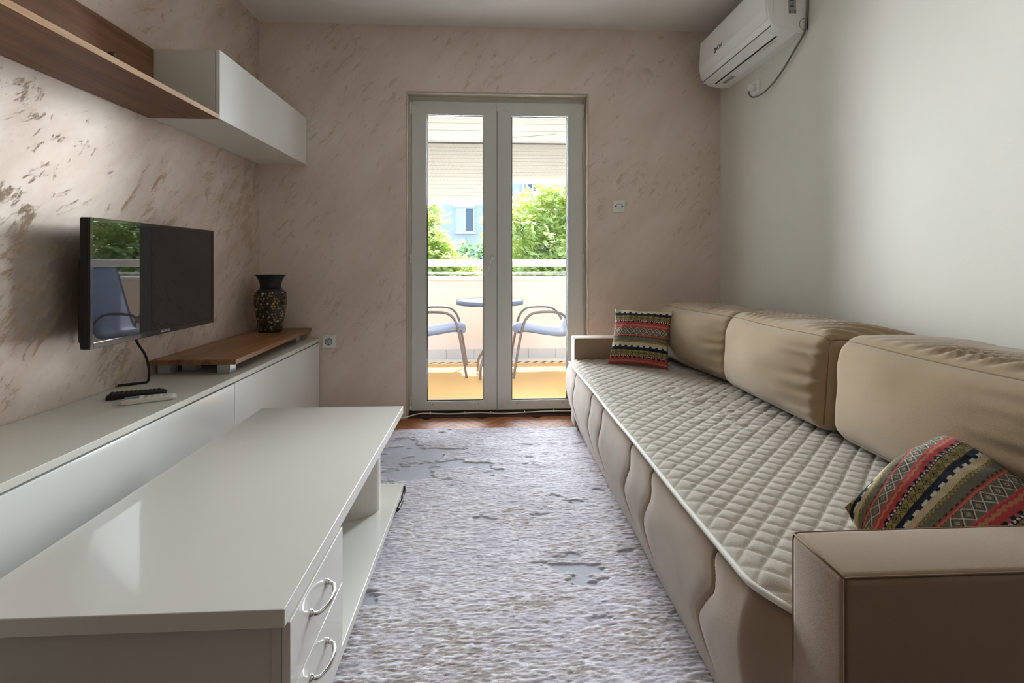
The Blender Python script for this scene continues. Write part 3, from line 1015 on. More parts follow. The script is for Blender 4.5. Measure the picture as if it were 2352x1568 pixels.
strip_on('outlet_slot', 1, 0.84, 0.985, AY0 + 0.06, AY1 - 0.06, 0.0012, M['dark_slot'], ac)
strip_on('panel_gap', 3, 0.10, 0.24, AY0 + 0.015, AY1 - 0.015, 0.0012, plain('gap_grey', (96, 94, 96), 0.5), ac)
strip_on('bottom_sticker', 1, 0.12, 0.55, AY1 - 0.21, AY1 - 0.09, 0.0010, plain('pale_sticker', (206, 208, 196), 0.5), ac)
for i, (dy, ww) in enumerate(((0.095, 0.018), (0.125, 0.010), (0.150, 0.012), (0.172, 0.010), (0.190, 0.012))):
    strip_on('sticker_print', 1, 0.24, 0.46, AY1 - dy - ww, AY1 - dy, 0.0014, plain('sticker_olive', (112, 112, 60), 0.6) if i == 0 else M['grey_print'], ac)
strip_on('sticker_print', 1, 0.60, 0.66, AY0 + 0.10, AY0 + 0.22, 0.0012, plain('faint_print', (188, 182, 160), 0.6), ac)
# brand mark on the front: round emblem and three letters
fx = W0 - 0.2075
ez = Vector((-1, 0, 0.0))
text_mesh('logo', 'VOX', 0.034, 0.0006, M['dark_print'], basis((0, -1, 0), (0, 0, 1), (-1, 0, 0), (fx, 2.865, 2.318)), ac)
ring = [(fx + 0.0004, 2.915 + 0.010 * math.cos(6.283 * q / 24), 2.318 + 0.013 * math.sin(6.283 * q / 24)) for q in range(24)]
tube('logo_emblem', ring, 0.0032, M['dark_print'], ac, 6, True)
# rating label and cable opening on the near side
box('rating_label', W0 - 0.098, W0 - 0.060, AY0 - 0.0012, AY0 + 0.001, 2.285, 2.375, plain('rating_label_grey', (166, 166, 162), 0.5), ac)
for i in range(5):
    box('label_print', W0 - 0.092 + (i % 2) * 0.008, W0 - 0.070, AY0 - 0.0018, AY0 + 0.0, 2.302 + i * 0.014, 2.306 + i * 0.014, M['dark_print'], ac)
boxes('label_print', [(W0 - 0.096 + i * 0.0065, W0 - 0.092 + i * 0.0065, AY0 - 0.0018, AY0, 2.268, 2.283) for i in range(6)], M['grey_print'], ac)
arc = [(W0 - 0.012 - 0.030 * math.sin(a), AY0 - 0.0004, 2.215 + 0.030 * math.cos(a)) for a in np.linspace(0.0, math.pi * 0.95, 16)]
tube('pipe_knockout', arc, 0.0014, M['grey_print'], ac, 6)
box('side_groove', W0 - 0.176, W0 - 0.1745, AY0 - 0.0005, AY0 + 0.001, 2.26, 2.46, plain('groove_grey', (180, 178, 170), 0.5), ac)
box('wall_gap', W0 - 0.003, W0 - 0.0005, AY0 - 0.002, AY0 + 0.002, 2.19, 2.47, M['dark_slot'], ac)

aso = thing('wall_outlet', 'white outlet with plug on the right wall under the air conditioner', 'socket', (XR, 2.83, 2.03))
box('plate', XR - 0.010, XR - 0.0006, 2.785, 2.865, 2.025, 2.105, M['socket'], aso, 0.003)
v, f = tube_geo([(XR - 0.009, 2.835, 2.068), (XR - 0.03, 2.835, 2.068), (XR - 0.042, 2.835, 2.066), (XR - 0.046, 2.835, 2.065)], [0.021, 0.021, 0.017, 0.010], 18)
pydata('plug', v, f, M['socket'], aso)
acc = tube('power_cord', spline([(XR - 0.040, 2.838, 2.048), (XR - 0.040, 2.836, 2.030), (XR - 0.036, 2.800, 2.000), (XR - 0.030, 2.72, 1.992), (XR - 0.024, 2.62, 2.015), (XR - 0.020, 2.53, 2.06), (XR - 0.020, 2.45, 2.11), (XR - 0.018, 2.385, 2.155), (XR - 0.016, 2.362, 2.176), (XR - 0.014, 2.3545, 2.21), (XR - 0.007, 2.3535, 2.30), (XR - 0.006, 2.3535, 2.46)], 7), 0.0048, M['cord_grey'], ac, 8)

# ================================================================ sofa
SY0, SY1 = 0.688, 3.030
ARM, AF, AH = 0.128, 0.516, 0.584
sofa = thing('sofa', 'long beige microfibre sofa with box arms along the right wall', 'sofa', (1.05, 1.86, 0.0))
IY0, IY1 = SY0 + ARM, SY1 - ARM
# front panel with curved stitched seams (dense surface so that the seams are real grooves)
fp = [(0.640, 0.447), (0.560, 0.450), (0.520, 0.448), (0.497, 0.436), (0.478, 0.405), (0.468, 0.350), (0.470, 0.290), (0.484, 0.215), (0.512, 0.125), (0.538, 0.060), (0.552, 0.022), (0.575, 0.016), (0.62, 0.016)]
pp = spline([(x, 0, z) for x, z in fp], 9)
nvv = len(pp)
YS = np.linspace(IY0 - 0.02, IY1 + 0.075, 620)
prof_x = np.array([p.x for p in pp])
prof_z = np.array([p.z for p in pp])
tx = np.gradient(prof_x)
tz = np.gradient(prof_z)
ln = np.hypot(tx, tz)
nxp, nzp = tz / ln, -tx / ln
sgn = np.sign(nxp[nvv // 2]) * -1
nxp, nzp = nxp * sgn, nzp * sgn
tt = np.linspace(0, 1, nvv)
SEAMS = [2.69, 2.275, 2.055, 1.645, 1.435, 1.035]
ZT, ZB = 0.436, 0.125


SEAM_Z = [0.12, 0.16, 0.205, 0.235, 0.285, 0.355, 0.385, 0.410, 0.432, 0.45]
SEAM_D = [0.060, 0.085, 0.085, 0.075, 0.030, -0.030, -0.022, 0.002, 0.0, -0.02]


SEAM_G = np.linspace(0.10, 0.46, 200)
_k = np.exp(-np.linspace(-2, 2, 31) ** 2)
SEAM_S = np.convolve(np.pad(np.interp(SEAM_G, SEAM_Z, SEAM_D), 15, 'edge'), _k / _k.sum(), 'valid')


def seam_y(y0, z, i):
    """wavy seam: a small hook at the top, then an S that leans away lower down"""
    return y0 + np.interp(z, SEAM_G, SEAM_S)


PX = np.tile(prof_x, (len(YS), 1))
PZ = np.tile(prof_z, (len(YS), 1))
PY = np.tile(YS[:, None], (1, nvv))
disp = 0.004 * (fbm(PY * 5, PZ * 6 + PX * 3, 90, 3) - 0.5)
band = sstep(0.455, 0.43, PZ) * sstep(ZB - 0.03, ZB + 0.05, PZ)
for i, y0 in enumerate(SEAMS):
    d = PY - seam_y(y0, PZ, i)
    disp -= band * (0.0055 * np.exp(-(d / 0.0045) ** 2) + 0.0030 * np.exp(-(d / 0.030) ** 2))
ends = np.maximum(sstep(IY0 + 0.085, IY0 - 0.02, PY), sstep(IY1 + 0.035, IY1 + 0.085, PY))
PX = PX + disp * nxp[None, :] + 0.052 * ends * sstep(0.640, 0.52, PX)
PZ = PZ - 0.012 * ends * sstep(0.42, 0.445, PZ)
PZ = PZ + disp * nzp[None, :]
V = np.stack([PX, PY, PZ], -1).reshape(-1, 3)
pydata('front_panel', V, grid_faces(nvv, len(YS)), M['sofa'], sofa)
for i, y0 in enumerate(SEAMS):
    pts = []
    for j in range(nvv):
        z = prof_z[j]
        if j > nvv * 0.20 and ZB <= z <= 0.435:
            pts.append((prof_x[j] - nxp[j] * 0.0078, float(seam_y(y0, z, i)), z - nzp[j] * 0.0078))
    tube('seam', pts, 0.0016, M['seam'], sofa, 6)
box('seat_base', 0.565, 1.50, IY0 - 0.003, IY1 + 0.003, 0.03, 0.440, M['sofa'], sofa, 0.01)
box('back_frame', 1.44, XR - 0.006, IY0, IY1, 0.05, 0.60, M['sofa'], sofa, 0.02, 3, True)
for (a0, a1, near) in ((SY0, SY0 + ARM, True), (SY1 - ARM, SY1, False)):
    arm = box('arm', AF, XR - 0.01, a0, a1, 0.05, AH, M['sofa'], sofa, 0.014, 4, True)
    # stitched seams: along the upper edges, down the front corners and the mitre
    for yy, oy in ((a0, -1), (a1, 1)):
        ys = yy - oy * 0.0035
        tube('seam', [(AF + 0.0035, ys, 0.06), (AF + 0.0035, ys, AH - 0.014), (AF + 0.0042, ys - oy * 0.0008, AH - 0.0042), (AF + 0.016, ys, AH - 0.0035), (XR - 0.03, ys, AH - 0.0035)], 0.0018, M['seam'], arm, 6)
    tube('seam', [(AF + 0.0030, a0 + 0.003, AH - 0.004), (AF + 0.0030, a1 - 0.003, AH - 0.004)], 0.0016, M['seam'], arm, 6)
    yb = a0 + 0.02 if near else a1 - 0.07
for x in (0.545, 1.47):
    for y in (SY0 + 0.03, SY1 - 0.085):
        box('foot', x, x + 0.06, y, y + 0.055, 0.016 if (x < 0.98 and y < 3.0 and y + 0.055 < 3.05) else 0.0, 0.052, M['foot'], sofa, 0.004)

# quilted cover on the seat
qx = np.linspace(0.486, 1.42, 260)
qy = np.linspace(IY0 + 0.006, IY1 - 0.006, 580)
X, Y = np.meshgrid(qx, qy)
S = 0.065
wx = X + 0.010 * (fbm(X * 5, Y * 5, 140, 2) - 0.5)
wy = Y + 0.012 * (fbm(X * 5, Y * 5, 150, 2) - 0.5)
a = np.abs(((wx + wy) / S) % 1.0 - 0.5) * 2          # 1 on a quilting line
b = np.abs(((wx - wy) / S) % 1.0 - 0.5) * 2
puff = np.minimum(1 - a ** 5, 1 - b ** 5) * 0.75 + 0.25 * (1 - a ** 2) * (1 - b ** 2)
wr = (fbm((X + 0.4 * Y) * 6, (Y - 0.3 * X) * 26, 160, 3) - 0.5) * sstep(0.55, 0.9, X) * np.exp(-((Y - 2.0) / 0.45) ** 2)
Zq = 0.4555 + 0.0060 * puff + 0.014 * wr + 0.006 * (fbm(X * 3, Y * 3, 170, 2) - 0.5)
fe = sstep(0.545, 0.486, X)
Zq = Zq * (1 - fe) + fe * (0.4575 - 0.013 * fe + 0.003 * puff)
Xq = X + 0.050 * sstep(IY0 + 0.085, IY0 - 0.02, Y) * sstep(0.75, 0.50, X)
Zq = Zq - 0.006 * sstep(IY0 + 0.08, IY0, Y) * sstep(0.70, 0.48, X)
V = np.stack([Xq, Y, Zq], -1).reshape(-1, 3)
n0 = len(V)
V2 = V.copy()
V2[:, 2] -= 0.004
F = grid_faces(len(qx), len(qy)) + grid_faces(len(qx), len(qy), n0, True)
qc = thing('quilted_cover', 'pale grey diamond quilted cover spread over the sofa seat', 'seat cover', (0.9, 1.86, 0.445))
pydata('quilt', np.concatenate([V, V2]), F, M['quilt'], qc)
tube('piping', [(0.484 + 0.050 * float(sstep(IY0 + 0.085, IY0 - 0.02, y)), float(y), 0.4445 + 0.0015 * math.sin(y * 9) - 0.006 * float(sstep(IY0 + 0.08, IY0, y))) for y in np.linspace(IY0 + 0.006, IY1 - 0.006, 120)], 0.0062, M['piping'], qc, 8)


# ---------------------------------------------------------------- back cushions
def cushion(label, ctr, half, rotz, lean, seed, sag=0.0):
    hx, hy, hz = half
    r = 0.058
    n = 92
    H = np.array([hx, hy, hz])
    rot = Matrix.Translation(Vector(ctr)) @ Matrix.Rotation(rotz, 4, 'Z') @ Matrix.Rotation(lean, 4, 'Y')

    def surf(P):
        Q = P * H
        inner = np.clip(Q, -(H - r), H - r)
        d = Q - inner
        L = np.linalg.norm(d, axis=1, keepdims=True)
        out = inner + np.where(L > 1e-9, d / np.maximum(L, 1e-9) * r, 0)
        x, y, z = P[:, 0], P[:, 1], P[:, 2]
        bx = np.clip((1 - y ** 2), 0, 1) * np.clip((1 - z ** 2), 0, 1)
        by = np.clip((1 - x ** 2), 0, 1) * np.clip((1 - z ** 2), 0, 1)
        bz_ = np.clip((1 - x ** 2), 0, 1) * np.clip((1 - y ** 4), 0, 1)
        out[:, 0] += np.sign(x) * (0.055 * bx) * (np.abs(x) > 0.99)
        out[:, 1] += np.sign(y) * (0.022 * by) * (np.abs(y) > 0.99)
        out[:, 2] += np.where(z > 0.99, 0.028 * bz_, 0) - sag * (1 - y ** 2) * sstep(0.2, 1.0, z) - np.where(z < -0.99, 0.004 * bz_, 0)
        # top slopes down towards the back and corners are soft
        out[:, 2] -= 0.020 * sstep(-0.2, 1.0, z) * (np.abs(y) ** 6) * 0.6
        # folds: across the top panel and at the near end of the front
        top = sstep(0.90, 1.0, z) * sstep(-0.97, -0.72, x)
        fold = np.sin((y * hy * 1.0 + x * hx * 0.55) * 125 + 5 * vnoise(y * 3 + 40, x * 1.2 + 40, seed)) * vnoise(y * 3.5 + 20, x * 1.2 + 20, seed + 1) ** 1.5 * (1 - sstep(0.82, 0.98, np.abs(y)))
        out[:, 2] += 0.011 * top * fold
        side = sstep(-0.25, -0.95, y) * sstep(-0.9, -1.0, x) * (1 - np.abs(z) ** 4) * (1 - sstep(0.86, 0.985, np.abs(y)))
        f2 = np.sin(z * hz * 120 + 2.0 * vnoise(z * 5 + 30, y * 4 + 30, seed + 2)) * vnoise(z * 4 + 9, y * 3 + 50, seed + 3)
        out[:, 0] += 0.009 * side * f2
        out[:, 0] += np.where(x < -0.99, 0.010 * (vnoise(y * 2.4 + 60, z * 2.4 + 60, seed + 4) - 0.5), 0)
        return out

    t = np.sin(np.linspace(-1, 1, n) * math.pi / 2)
    A, B = np.meshgrid(t, t)
    A, B = A.ravel(), B.ravel()
    one = np.ones_like(A)
    Ps, F, off = [], [], 0
    for ax, s in ((0, -1), (0, 1), (1, -1), (1, 1), (2, -1), (2, 1)):
        c = [None] * 3
        o1, o2 = [q for q in range(3) if q != ax]
        c[ax] = one * s
        c[o1], c[o2] = A, B
        Ps.append(np.stack(c, -1))
        fl = (s < 0) if ax != 1 else (s > 0)
        F += grid_faces(n, n, off, fl)
        off += n * n
    P = np.concatenate(Ps)
    V = surf(P)
    RM = np.array(rot)
    V = V @ RM[:3, :3].T + RM[:3, 3]
    bm = bmesh.new()
    bv = [bm.verts.new(v) for v in V]
    for f in F:
        bm.faces.new([bv[i] for i in f])
    bmesh.ops.remove_doubles(bm, verts=bm.verts, dist=1e-5)
    t_ = thing('back_cushion', label, 'cushion', (ctr[0], ctr[1], float(V[:, 2].min())), 'back cushions of the sofa')
    link('cover', bm_mesh(bm, 'cover', True), M['cushion'], t_)

    def seam(path):
        q = surf(np.array(path, dtype=float))
        pts = [rot @ Vector(v) for v in q]
        tube('seam', pts, 0.0022, M['seam'], t_, 6)
    L = [float(v) for v in np.linspace(-0.995, 0.995, 60)]
    seam([(-1, y, 1) for y in L])
    seam([(-1, -1, z) for z in L])
    seam([(x, -1, 1) for x in L])
    seam([(-1, 1, z) for z in L])
    return t_


cushion('far beige back cushion, tucked behind the small patterned pillow', (1.270, 2.590, 0.626), (0.205, 0.345, 0.166), math.radians(9), math.radians(4), 200, 0.010)
cushion('middle beige back cushion of the three on the sofa', (1.305, 1.905, 0.630), (0.205, 0.340, 0.170), math.radians(1.0), math.radians(4), 220, 0.012)
cushion('near beige back cushion, behind the large patterned pillow', (1.315, 1.195, 0.630), (0.205, 0.352, 0.170), math.radians(-0.5), math.radians(4), 240, 0.010)

# ---------------------------------------------------------------- patterned pillows
def C(*c):
    return np.array(s2l(c))


RED, PINK, SAL = C(172, 66, 68), C(182, 86, 92), C(196, 118, 96)
NAVY, BLUE, CREAM, WHITE = C(28, 36, 50), C(42, 62, 82), C(200, 182, 150), C(214, 208, 196)
GOLD, OLIVE, GREY, DARK = C(150, 134, 84), C(104, 98, 66), C(112, 107, 92), C(54, 48, 40)


def textile(u, v):
    """woven ethnic stripes; u along, v across the stripes, in metres"""
    per = 0.206
    t = (v % per) / per
    n = len(u)
    out = np.zeros((n, 3))
    th = fbm(u * 900, v * 900, 300, 2)
    zones = [(0.00, 0.160), (0.160, 0.225), (0.225, 0.385), (0.385, 0.460), (0.460, 0.500), (0.500, 0.590), (0.590, 0.640), (0.640, 0.760), (0.760, 0.810), (0.810, 1.0)]

    def put(mask, c):
        out[mask] = c
    for i, (a, b) in enumerate(zones):
        m = (t >= a) & (t < b)
        q = (t - a) / (b - a)
        tri = lambda p: np.abs(((u / p) % 1.0) - 0.5) * 2
        if i == 0:
            put(m, RED)
            w = m & (np.abs(q - 0.42 - 0.16 * (tri(0.020) - 0.5)) < 0.13)
            put(w, SAL)
            w = m & (np.abs(q - 0.42 - 0.16 * (tri(0.020) - 0.5)) < 0.05)
            put(w, GOLD)
            put(m & (q < 0.12), PINK)
        elif i == 1:
            put(m, PINK * 0.9)
            put(m & (tri(0.026) > 0.45) & (q < 0.62), NAVY)
            put(m & (q > 0.62), NAVY)
            put(m & (q > 0.62) & (tri(0.012) > 0.5), WHITE)
        elif i == 2:
            put(m, GOLD)
            r = tri(0.032) * 1.0 + np.abs(q - 0.5) * 1.6
            put(m & (np.abs(r - 0.85) < 0.10), DARK)
            put(m & (r < 0.55), DARK)
            put(m & (r < 0.42), GOLD)
            put(m & (r < 0.26), NAVY)
            put(m & ((q < 0.08) | (q > 0.93)), DARK)
        elif i == 3:
            put(m, NAVY)
            put(m & (q > 0.55) & (th > 0.55), BLUE)
        elif i == 4:
            put(m, NAVY)
            put(m & (tri(0.034) > 0.42), WHITE * (0.75 + 0.25 * (th[m & (tri(0.034) > 0.42)] > 0.5))[:, None])
        elif i == 5:
            put(m, CREAM)
            put(m & (np.sin(u * 1800) > 0.45), CREAM * 0.72)
        elif i == 6:
            put(m, OLIVE)
            put(m & (np.abs(q - tri(0.014)) < 0.28), GOLD * 1.15)
        elif i == 7:
            put(m, GREY)
            put(m & (np.sin(v * 3500) > 0.5), GREY * 0.8)
            put(m & (q > 0.82) & (tri(0.020) > 0.5), DARK)
        elif i == 8:
            put(m, SAL * 0.9)
            put(m & (q < 0.35), RED)
            put(m & (q > 0.78) & (tri(0.008) > 0.5), DARK)
        else:
            put(m, GREY * 0.92)
            r = tri(0.036) + np.abs(q - 0.5) * 2
            put(m & (np.abs(r - 1.0) < 0.10), WHITE * 0.85)
            put(m & (np.abs(r - 0.78) < 0.09), DARK)
            put(m & (r < 0.30), CREAM)
            put(m & (r < 0.14), DARK)
    return out * (0.86 + 0.28 * th)[:, None]


def pillow(name, label, ctr, eu, ev, half, thick, v_off, seed, bend=None, n=170, tex_rot=0.0, flip=False):
    eu = Vector(eu).normalized()
    ev = Vector(ev)
    ev = (ev - eu * ev.dot(eu)).normalized()
    en = eu.cross(ev)
    L = np.linspace(-1, 1, n)
    U, Vv = np.meshgrid(L, L)
    u, v = U.ravel(), Vv.ravel()
    px = half * u * (1 - 0.075 * (1 - v ** 2) * np.abs(u) ** 2)
    py = half * v * (1 - 0.075 * (1 - u ** 2) * np.abs(v) ** 2)
    prof_ = (np.clip(1 - u ** 2, 0, 1) * np.clip(1 - v ** 2, 0, 1)) ** 0.42
    wr = (fbm((u + 2) * 3, (v + 2) * 3, seed, 3) - 0.5)
    edge_w = np.clip(np.abs(u) ** 4 + np.abs(v) ** 4, 0, 1)
    pz0 = 0.004 * np.sin(u * 9 + seed) * edge_w + 0.010 * wr * (1 - edge_w)
    allV, F, cols_, off = [], [], [], 0
    for s in (1, -1):
        pz = s * thick * prof_ + pz0 + s * 0.006 * wr * prof_
        P = np.stack([px, py, pz], -1)
        co = np.array(ctr)[None, :] + P[:, :1] * np.array(eu) + P[:, 1:2] * np.array(ev) + P[:, 2:3] * np.array(en)
        if bend is not None:
            co = bend(co)
        allV.append(co)
        F += grid_faces(n, n, off, s < 0)
        ca, sa = math.cos(tex_rot), math.sin(tex_rot)
        tu = half * (u * ca - v * sa)
        tv_ = half * (u * sa + v * ca) * (-1 if flip else 1)
        cols_.append(textile(tu + 1.0 + (0.013 if s < 0 else 0), tv_ + 1.03 + v_off))
        off += n * n
    V = np.concatenate(allV)
    Cc = np.concatenate(cols_)
    o = pydata(name, V, F, M['textile'], None, True, Cc)
    return tag(o, label, 'pillow', 'patterned pillows on the sofa')


# small one: leaning in the corner of far arm and far cushion
e_u = Vector((0.245, -0.150, 0.0))
e_v = Vector((0.050, 0.135, 0.30))
pillow('throw_pillow', 'small square pillow in woven ethnic stripes at the far end of the sofa', (0.862, 2.735, 0.612), e_u, e_v, 0.166, 0.058, 0.166 - 1.03 + 0.0, 401)


# large one: slumped between near arm and near cushion, pressed by the seat and the arm
def squash(co):
    y0 = SY0 + ARM + 0.006
    kx = np.interp(co[:, 0], [0.62, 0.72, 0.82, 0.95, 1.10, 1.25], [0.15, 0.28, 0.46, 0.66, 0.78, 0.85])
    co[:, 1] = y0 + (co[:, 1] - y0) * kx
    z0 = 0.470
    co[:, 2] = np.where(co[:, 2] < z0 + 0.03, z0 + 0.03 * np.exp((co[:, 2] - z0 - 0.03) / 0.03), co[:, 2])
    lim = np.where(co[:, 2] < AH + 0.012, y0, y0 - 0.05)
    co[:, 1] = np.where(co[:, 1] < lim + 0.02, lim + 0.02 * np.exp(np.clip((co[:, 1] - lim - 0.02) / 0.02, -9, 0)), co[:, 1])
    return co


pillow('throw_pillow', 'large pillow in woven ethnic stripes slumped behind the near sofa arm', (0.940, 1.0, 0.515), (0.99, 0.0, 0.14), (-0.05, 0.94, 0.337), 0.240, 0.082, -0.060, 431, squash, 230, math.radians(-20), True)

# ================================================================ balcony
BF = -0.040                                  # balcony floor level
PY0, PY1 = 5.50, 5.62                        # parapet
bx0, bx1 = -2.6, 2.9
M['bal_white'] = plain('balcony_white_paint', (236, 233, 228), 0.7, spec=0.2, var=0.02)
M['parapet'] = plain('parapet_paint', (236, 222, 212), 0.75, spec=0.2, var=0.03, vscale=3)
M['tile_grey'] = plain('skirting_tile', (206, 200, 196), 0.4, var=0.05)
M['metal_white'] = plain('white_painted_metal', (234, 233, 230), 0.45, var=0.02)
struct(box('balcony_floor', bx0, bx1, YB + WT, PY1 + 0.05, BF - 0.16, BF, plain('balcony_floor_tile', (222, 214, 202), 0.5, var=0.04)))
bceil = struct(box('balcony_ceiling', bx0, bx1, YB + WT, 5.40, 2.640, 2.80, M['bal_white']))
for i in range(12):
    y = 3.56 + i * 0.15
    box('ceiling_board', bx0 + 0.02, bx1 - 0.02, y + 0.002, y + 0.148, 2.628, 2.6395, M['bal_white'], bceil)
struct(boxes('wall_outside', [(bx0, XL - 0.1, YB, YB + WT, -0.2, 2.64), (XR + 0.1, bx1, YB, YB + WT, -0.2, 2.64)], M['bal_white']))
par = struct(box('balcony_parapet', bx0, bx1, PY0, PY1, BF, 0.832, M['parapet']))
box('coping', bx0, bx1, PY0 - 0.02, PY1 + 0.02, 0.8325, 0.872, M['bal_white'], par, 0.004)
for i in range(18):
    x = bx0 + 0.01 + i * 0.305
    box('skirting_tile', x, x + 0.301, PY0 - 0.012, PY0 - 0.0005, BF + 0.0005, BF + 0.105, M['tile_grey'], par, 0.0015)
struct(par)
rail = thing('balcony_rail', 'broad white metal handrail above the balcony parapet', 'railing', (0.1, 5.56, 0.872))
bm = bmesh.new()
add_box(bm, bx0, bx1, 5.535, 5.60, 0.985, 1.062, 0.008, 3)
link('rail_bar', bm_mesh(bm, 'rail_bar'), M['metal_white'], rail)
for x in (-1.6, 0.105, 1.9):
    box('rail_post', x - 0.02, x + 0.02, 5.545, 5.585, 0.8725, 0.985, M['metal_white'], rail)

# clothes lines on two arms fixed outside the parapet
cr = thing('clothes_line', 'thin white clothes lines stretched just outside the balcony parapet', 'clothes line', (0.1, 5.66, 0.80))
for i, (z, y) in enumerate(((0.925, 5.78), (0.908, 5.86), (0.890, 5.94))):
    tube('line', [(x, y, z - 0.010 * (1 - ((x - 0.15) / 2.2) ** 2)) for x in np.linspace(-2.05, 2.35, 14)], 0.003, M['metal_white'], cr, 6)
for x in (-2.05, 2.35):
    tube('bracket', [(x, PY1 + 0.001, 0.80), (x, 5.70, 0.90), (x, 5.79, 0.925), (x, 5.97, 0.885)], 0.009, M['metal_white'], cr, 8)

# shutter box and the two half-lowered roller shutters
kb = NT('shutter_slat_plastic')
kb.bsdf(s2l((228, 224, 216)), 0.5)
tl_ = kb.n('ShaderNodeBsdfTranslucent')
tl_.inputs['Color'].default_value = (*s2l((218, 210, 198)), 1)
ms = kb.n('ShaderNodeMixShader')
ms.inputs[0].default_value = 0.35
kb.l(kb.b.outputs[0], ms.inputs[1])
kb.l(tl_.outputs[0], ms.inputs[2])
kb.l(ms.outputs[0], kb.out.inputs[0])
M['slat'] = kb.m
sb = thing('shutter_box', 'long white roller shutter box under the balcony ceiling', 'shutter box', (0.1, 5.47, 2.34))
box('box_shell', bx0, bx1, 5.41, 5.66, 2.345, 2.80, M['bal_white'], sb, 0.004)
for z in (2.365, 2.475, 2.555):
    box('box_lid', bx0 + 0.01, bx1 - 0.01, 5.400, 5.4095, z, z + (0.105 if z < 2.4 else 0.076), M['bal_white'], sb, 0.002)
box('box_gap', bx0 + 0.01, bx1 - 0.01, 5.398, 5.4085, 2.330, 2.343, plain('gap_shadow_grey', (90, 88, 86), 0.7), sb)
tube('hanging_wire', spline([(0.24, 5.392, 2.40), (0.45, 5.392, 2.415), (0.75, 5.392, 2.445)], 6), 0.002, M['grey_print'], sb, 6)


def shutter(label, x0, x1, zbot):
    t = thing('roller_shutter', label, 'shutter', ((x0 + x1) / 2, 5.47, zbot), 'roller shutters')
    n = max(1, int(round((2.345 - zbot - 0.055) / 0.0405)))
    hh = (2.345 - zbot - 0.055) / n
    prof_s = [(-0.005, 0.0), (-0.0065, hh * 0.5), (-0.005, hh - 0.003), (0.005, hh - 0.003), (0.005, 0.0)]
    bm = bmesh.new()
    a = [bm.verts.new((x0 + 0.004, 5.47 + y, z)) for y, z in prof_s]
    b = [bm.verts.new((x1 - 0.004, 5.47 + y, z)) for y, z in prof_s]
    bm.faces.new(a)
    bm.faces.new(b[::-1])
    for i in range(5):
        j = (i + 1) % 5
        bm.faces.new((a[j], a[i], b[i], b[j]))
    me = bm_mesh(bm, 'slat')
    me.materials.append(M['slat'])
    z = zbot + 0.055
    for i in range(n):
        o = bpy.data.objects.new('slat', me)
        COL.objects.link(o)
        o.parent = t
        o.location = Vector((0, 0, z + i * hh)) - Vector(t.location)
    bm = bmesh.new()
    for i in range(n):
        x = x0 + 0.03 + (0.02 if i % 2 else 0)
        while x < x1 - 0.05:
            add_box(bm, x, x + 0.028, 5.4645, 5.4735, z + (i + 1) * hh - 0.0029, z + (i + 1) * hh - 0.0002)
            x += 0.046
    lk = link('link_strip', bm_mesh(bm, 'link_strip'), plain('slat_shade', (150, 146, 138), 0.6), t)
    lk['kind'] = 'stuff'
    box('end_bar', x0 + 0.004, x1 - 0.004, 5.460, 5.480, zbot, zbot + 0.052, M['metal_white'], t, 0.003)
    return t


shutter('white roller shutter lowered further, seen through the left door pane', -1.35, 0.095, 1.672)
shutter('white roller shutter raised higher, seen through the right door pane', 0.115, 1.55, 1.902)
gp = thing('shutter_guide', 'white vertical shutter guide post between the two roller shutters', 'guide rail', (0.105, 5.48, 1.06))
box('guide_channel', 0.085, 0.125, 5.462, 5.500, 1.062, 2.345, M['metal_white'], gp, 0.002)
box('guide_cap', 0.080, 0.130, 5.458, 5.504, 1.0622, 1.085, M['metal_white'], gp, 0.002)

# outdoor mat with striped borders
km = NT('outdoor_mat_weave')
tcm = km.n('ShaderNodeTexCoord')
sep = km.n('ShaderNodeSeparateXYZ')
km.l(tcm.outputs['Object'], sep.inputs[0])
ay = km.math('ABSOLUTE', sep.outputs[1])
MH = (5.30 - 3.73) / 2
band_ = km.math('MULTIPLY', km.math('GREATER_THAN', ay, MH - 0.10), km.math('LESS_THAN', ay, MH - 0.03))
ph = km.math('SUBTRACT', km.math('MULTIPLY', sep.outputs[0], 11.0), km.math('MULTIPLY', sep.outputs[1], 8.0))
dash = km.math('LESS_THAN', km.math('FRACT', ph), 0.42)
weave = km.noise(km.coords((30, 120, 1)), 4.0, 3)
basec = km.mix(weave, s2l((186, 142, 84)), s2l((212, 170, 110)))
edgec = km.mix(km.math('GREATER_THAN', ay, MH - 0.13), basec, s2l((216, 196, 156)))
colm = km.mix(km.math('MULTIPLY', band_, dash), edgec, s2l((84, 62, 46)))
km.bsdf(colm, 0.9, 0, 0.15)
km.bump(weave, 0.2, 0.002)
mat_o = box('outdoor_mat', -1.9, 2.2, 3.73, 5.30, BF + 0.0006, BF + 0.007, km.m, None, 0.002)
tag(mat_o, 'tan woven outdoor mat with dashed border on the balcony floor', 'mat')

# bistro table
M['frame_grey'] = plain('painted_steel_grey', (110, 100, 98), 0.4, 0.3)
M['tabletop'] = plain('glass_top_sky_sheen', (206, 216, 228), 0.12, var=0.02)  # pale blue-white painted in for the sky reflected on the glass
M['blue_rim'] = plain('blue_grey_rim', (92, 100, 122), 0.4)
TCX, TCY, TZ = 0.020, 4.60, 0.680
FM = BF + 0.007
bt = thing('bistro_table', 'small round glass topped table on the balcony between two chairs', 'table', (TCX, TCY, FM))
lathe('table_top', [(0.0005, TZ - 0.012), (0.300, TZ - 0.012), (0.300, TZ), (0.0005, TZ)], TCX, TCY, M['tabletop'], bt, 56, smooth=False)
lathe('rim', [(0.296, TZ - 0.036), (0.312, TZ - 0.036), (0.312, TZ + 0.002), (0.3005, TZ + 0.002), (0.3005, TZ - 0.0125), (0.296, TZ - 0.0125), (0.296, TZ - 0.036)], TCX, TCY, M['blue_rim'], bt, 56)
